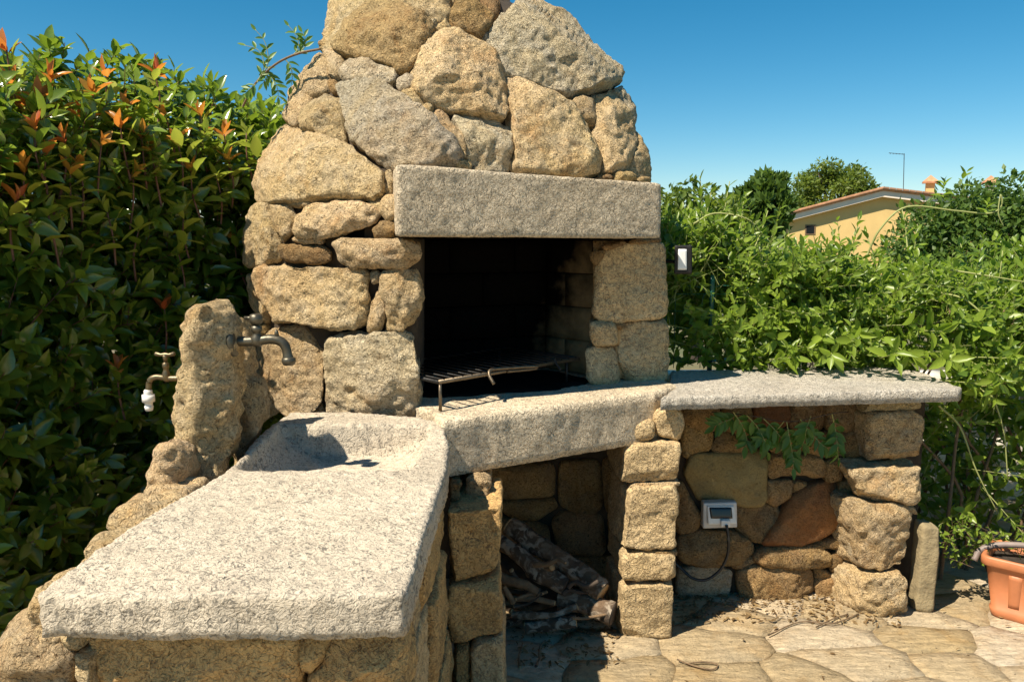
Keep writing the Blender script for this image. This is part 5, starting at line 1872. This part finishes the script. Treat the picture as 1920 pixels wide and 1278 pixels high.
chimney(1687, 1703, 343, 362, 40.5, M['plaster'], M['rooftile'])
chimney(1760, 1776, 346, 372, 42.0, M['whitewall'], M['rooftile'])
ap = at_y(1674, 364, 39); at_ = at_y(1676, 289, 39)
an = mesh("antenna", *tube([ap, at_], .016, 6), M['black_metal'], HO)
ab = at_y(1650, 287, 39)
mesh("antenna_arm", *tube([at_ - (0, 0, .04), ab], .013, 6), M['black_metal'], HO)
for k in range(5):
    p = at_ + (ab - at_) * (k + .5) / 5 - (0, 0, .03)
    mesh("antenna_rod", *tube([p - (0, .25, 0), p + (0, .25, 0)], .012, 4), M['black_metal'], HO)
for x0, x1, y0, y1 in ((1518, 1538, 421, 440),):
    a = at_y(x0, y1, gy); b = at_y(x1, y0, gy)
    v, f = box(a[0], b[0], gy - .03, gy + .05, a[2], b[2])
    wd = mesh("window", v, f, M['bark_b'], HO, smooth=False)
    v, f = box(a[0] + .06, b[0] - .06, gy - .045, gy - .03, a[2] + .06, b[2] - .06)
    mesh("pane", v, f, M['dark_glass'], wd, smooth=False)


HO.rotation_euler = (0, 0, math.radians(-23))


# ------------------------------------------------------------------ far trees
def tree(name, cen, rad, n, L, mat, label, seed, ground, group="trees beyond the hedge", spiky=0.0):
    r_ = np.random.default_rng(seed)
    t = thing(name, (cen[0], cen[1], ground), label, "tree", group)
    cen = np.array(cen, float); rad = np.array(rad, float)
    # trunk and limbs
    pts = [(cen[0], cen[1], ground), (cen[0] + .05 * rad[0], cen[1], (ground + cen[2]) / 2), tuple(cen), (cen[0] + .1 * rad[0], cen[1], cen[2] + rad[2] * .6)]
    tk = mesh("trunk", *tube(bezier(pts, 4), np.linspace(rad[0] * .09 + .04, .03, 13).tolist(), 8), M['bark_d'], t)
    nc = max(30, n // 75)
    u = unit(r_.normal(0, 1, (nc, 3)))
    cc = cen + u * rad * r_.uniform(.55, 1.0, (nc, 1)) * (1 + .14 * vnoise(u * 2.3 + seed, seed)[:, None])
    cc[:, 2] = np.maximum(cc[:, 2], ground + .1 * rad[2])
    for k in range(7):
        q = cc[k]
        mesh("limb", *tube([cen - (0, 0, rad[2] * .4), (cen + q) / 2, q], [rad[0] * .04 + .01, rad[0] * .025, .008], 6), M['bark_d'], t)
    ci = r_.integers(0, nc, n)
    cs = rad.mean() * .23
    off = unit(r_.normal(0, 1, (n, 3))) * (r_.random((n, 1)) ** .45) * cs * np.array([1, 1, .75])
    P = cc[ci] + off
    A = unit(off) * .6 + r_.normal(0, .6, (n, 3)) + np.array([0, 0, spiky])
    N = unit(off) + np.array([0, 0, .6]) + r_.normal(0, .45, (n, 3))
    ln = L * r_.uniform(.7, 1.3, n)
    ctint = r_.normal(0, .14, nc)
    ti = np.clip(.38 + ctint[ci] + r_.normal(0, .14, n), 0, 1)
    o = leaf_cloud("crown", P, A, N, ln, ln * .48, ti, mat, t, small=True)
    tag(o, kind="stuff")
    return t


tree("olive_tree", (2.40, 10.5, 1.30), (.75, .7, .85), 8000, .10, M['leaf_far'], "light green feathery tree standing close behind the floodlight", 2, -.4)
tree("dark_pine", (9.3, 30, 2.3), (1.0, 1.0, 1.40), 4200, .32, M['leaf_dark'], "small dark spiky tree between the feathery tree and the house", 3, -1.8, spiky=.9)
tree("round_tree", (19.6, 50, 3.2), (3.0, 2.4, 2.35), 17000, .25, M['leaf_far'], "broad round green tree rising behind the house roof", 4, -1.8)
tree("round_tree", (14.8, 47, 2.2), (2.2, 2.0, 1.9), 10000, .25, M['leaf_dark'], "lower dark tree between the round tree and the dark spiky tree", 5, -1.8)
tree("round_tree", (23.2, 52, 3.0), (.9, .9, 1.5), 1200, .26, M['leaf_far'], "small pale tree peeping over the roof ridge", 15, -1.8)
tree("dense_tree", (7.55, 12.6, .95), (1.75, 1.5, 1.42), 26000, .11, M['leaf_dark'], "dense dark green rounded tree in front of the house end", 6, -.9)
tree("dense_tree", (9.9, 13.4, 1.0), (1.9, 1.5, 1.50), 20000, .11, M['leaf_dark'], "wide dense dark tree further along beyond the first dense one", 7, -.9)
tree("round_tree", (5.2, 24, .9), (2.6, 1.6, 1.2), 8000, .22, M['leaf_far'], "low bushy green tree standing well behind the white shelf", 8, -1.5)

# ------------------------------------------------------------------ litter on the ground
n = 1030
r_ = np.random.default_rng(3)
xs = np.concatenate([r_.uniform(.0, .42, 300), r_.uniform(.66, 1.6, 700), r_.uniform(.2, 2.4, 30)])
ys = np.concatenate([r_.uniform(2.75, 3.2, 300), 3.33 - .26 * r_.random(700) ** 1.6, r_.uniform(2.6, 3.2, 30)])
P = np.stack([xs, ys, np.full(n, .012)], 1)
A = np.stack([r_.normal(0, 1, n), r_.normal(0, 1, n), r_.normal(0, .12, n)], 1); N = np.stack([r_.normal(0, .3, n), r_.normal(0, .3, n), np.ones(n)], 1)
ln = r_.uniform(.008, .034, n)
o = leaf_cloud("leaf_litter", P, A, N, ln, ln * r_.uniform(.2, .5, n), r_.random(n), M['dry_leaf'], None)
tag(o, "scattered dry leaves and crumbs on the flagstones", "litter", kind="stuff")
for k, path in enumerate([((1440, 1190), (1500, 1165), (1560, 1168), (1610, 1150)), ((1270, 1235), (1300, 1247), (1335, 1254), (1345, 1245), (1320, 1240), (1290, 1243)), ((1530, 1175), (1560, 1160), (1590, 1150))]):
    pts = bezier([at_z(x, y, .014) for x, y in path], 5)
    o = mesh("dry_twig", *tube(pts, .003, 5), M['twig'])
    tag(o, ["bent dry twig lying in the sun before the niche", "thin curled wire loop on the flagstones beside the pillar", "short dry twig at the foot of the rubble pillar"][k], "twig")
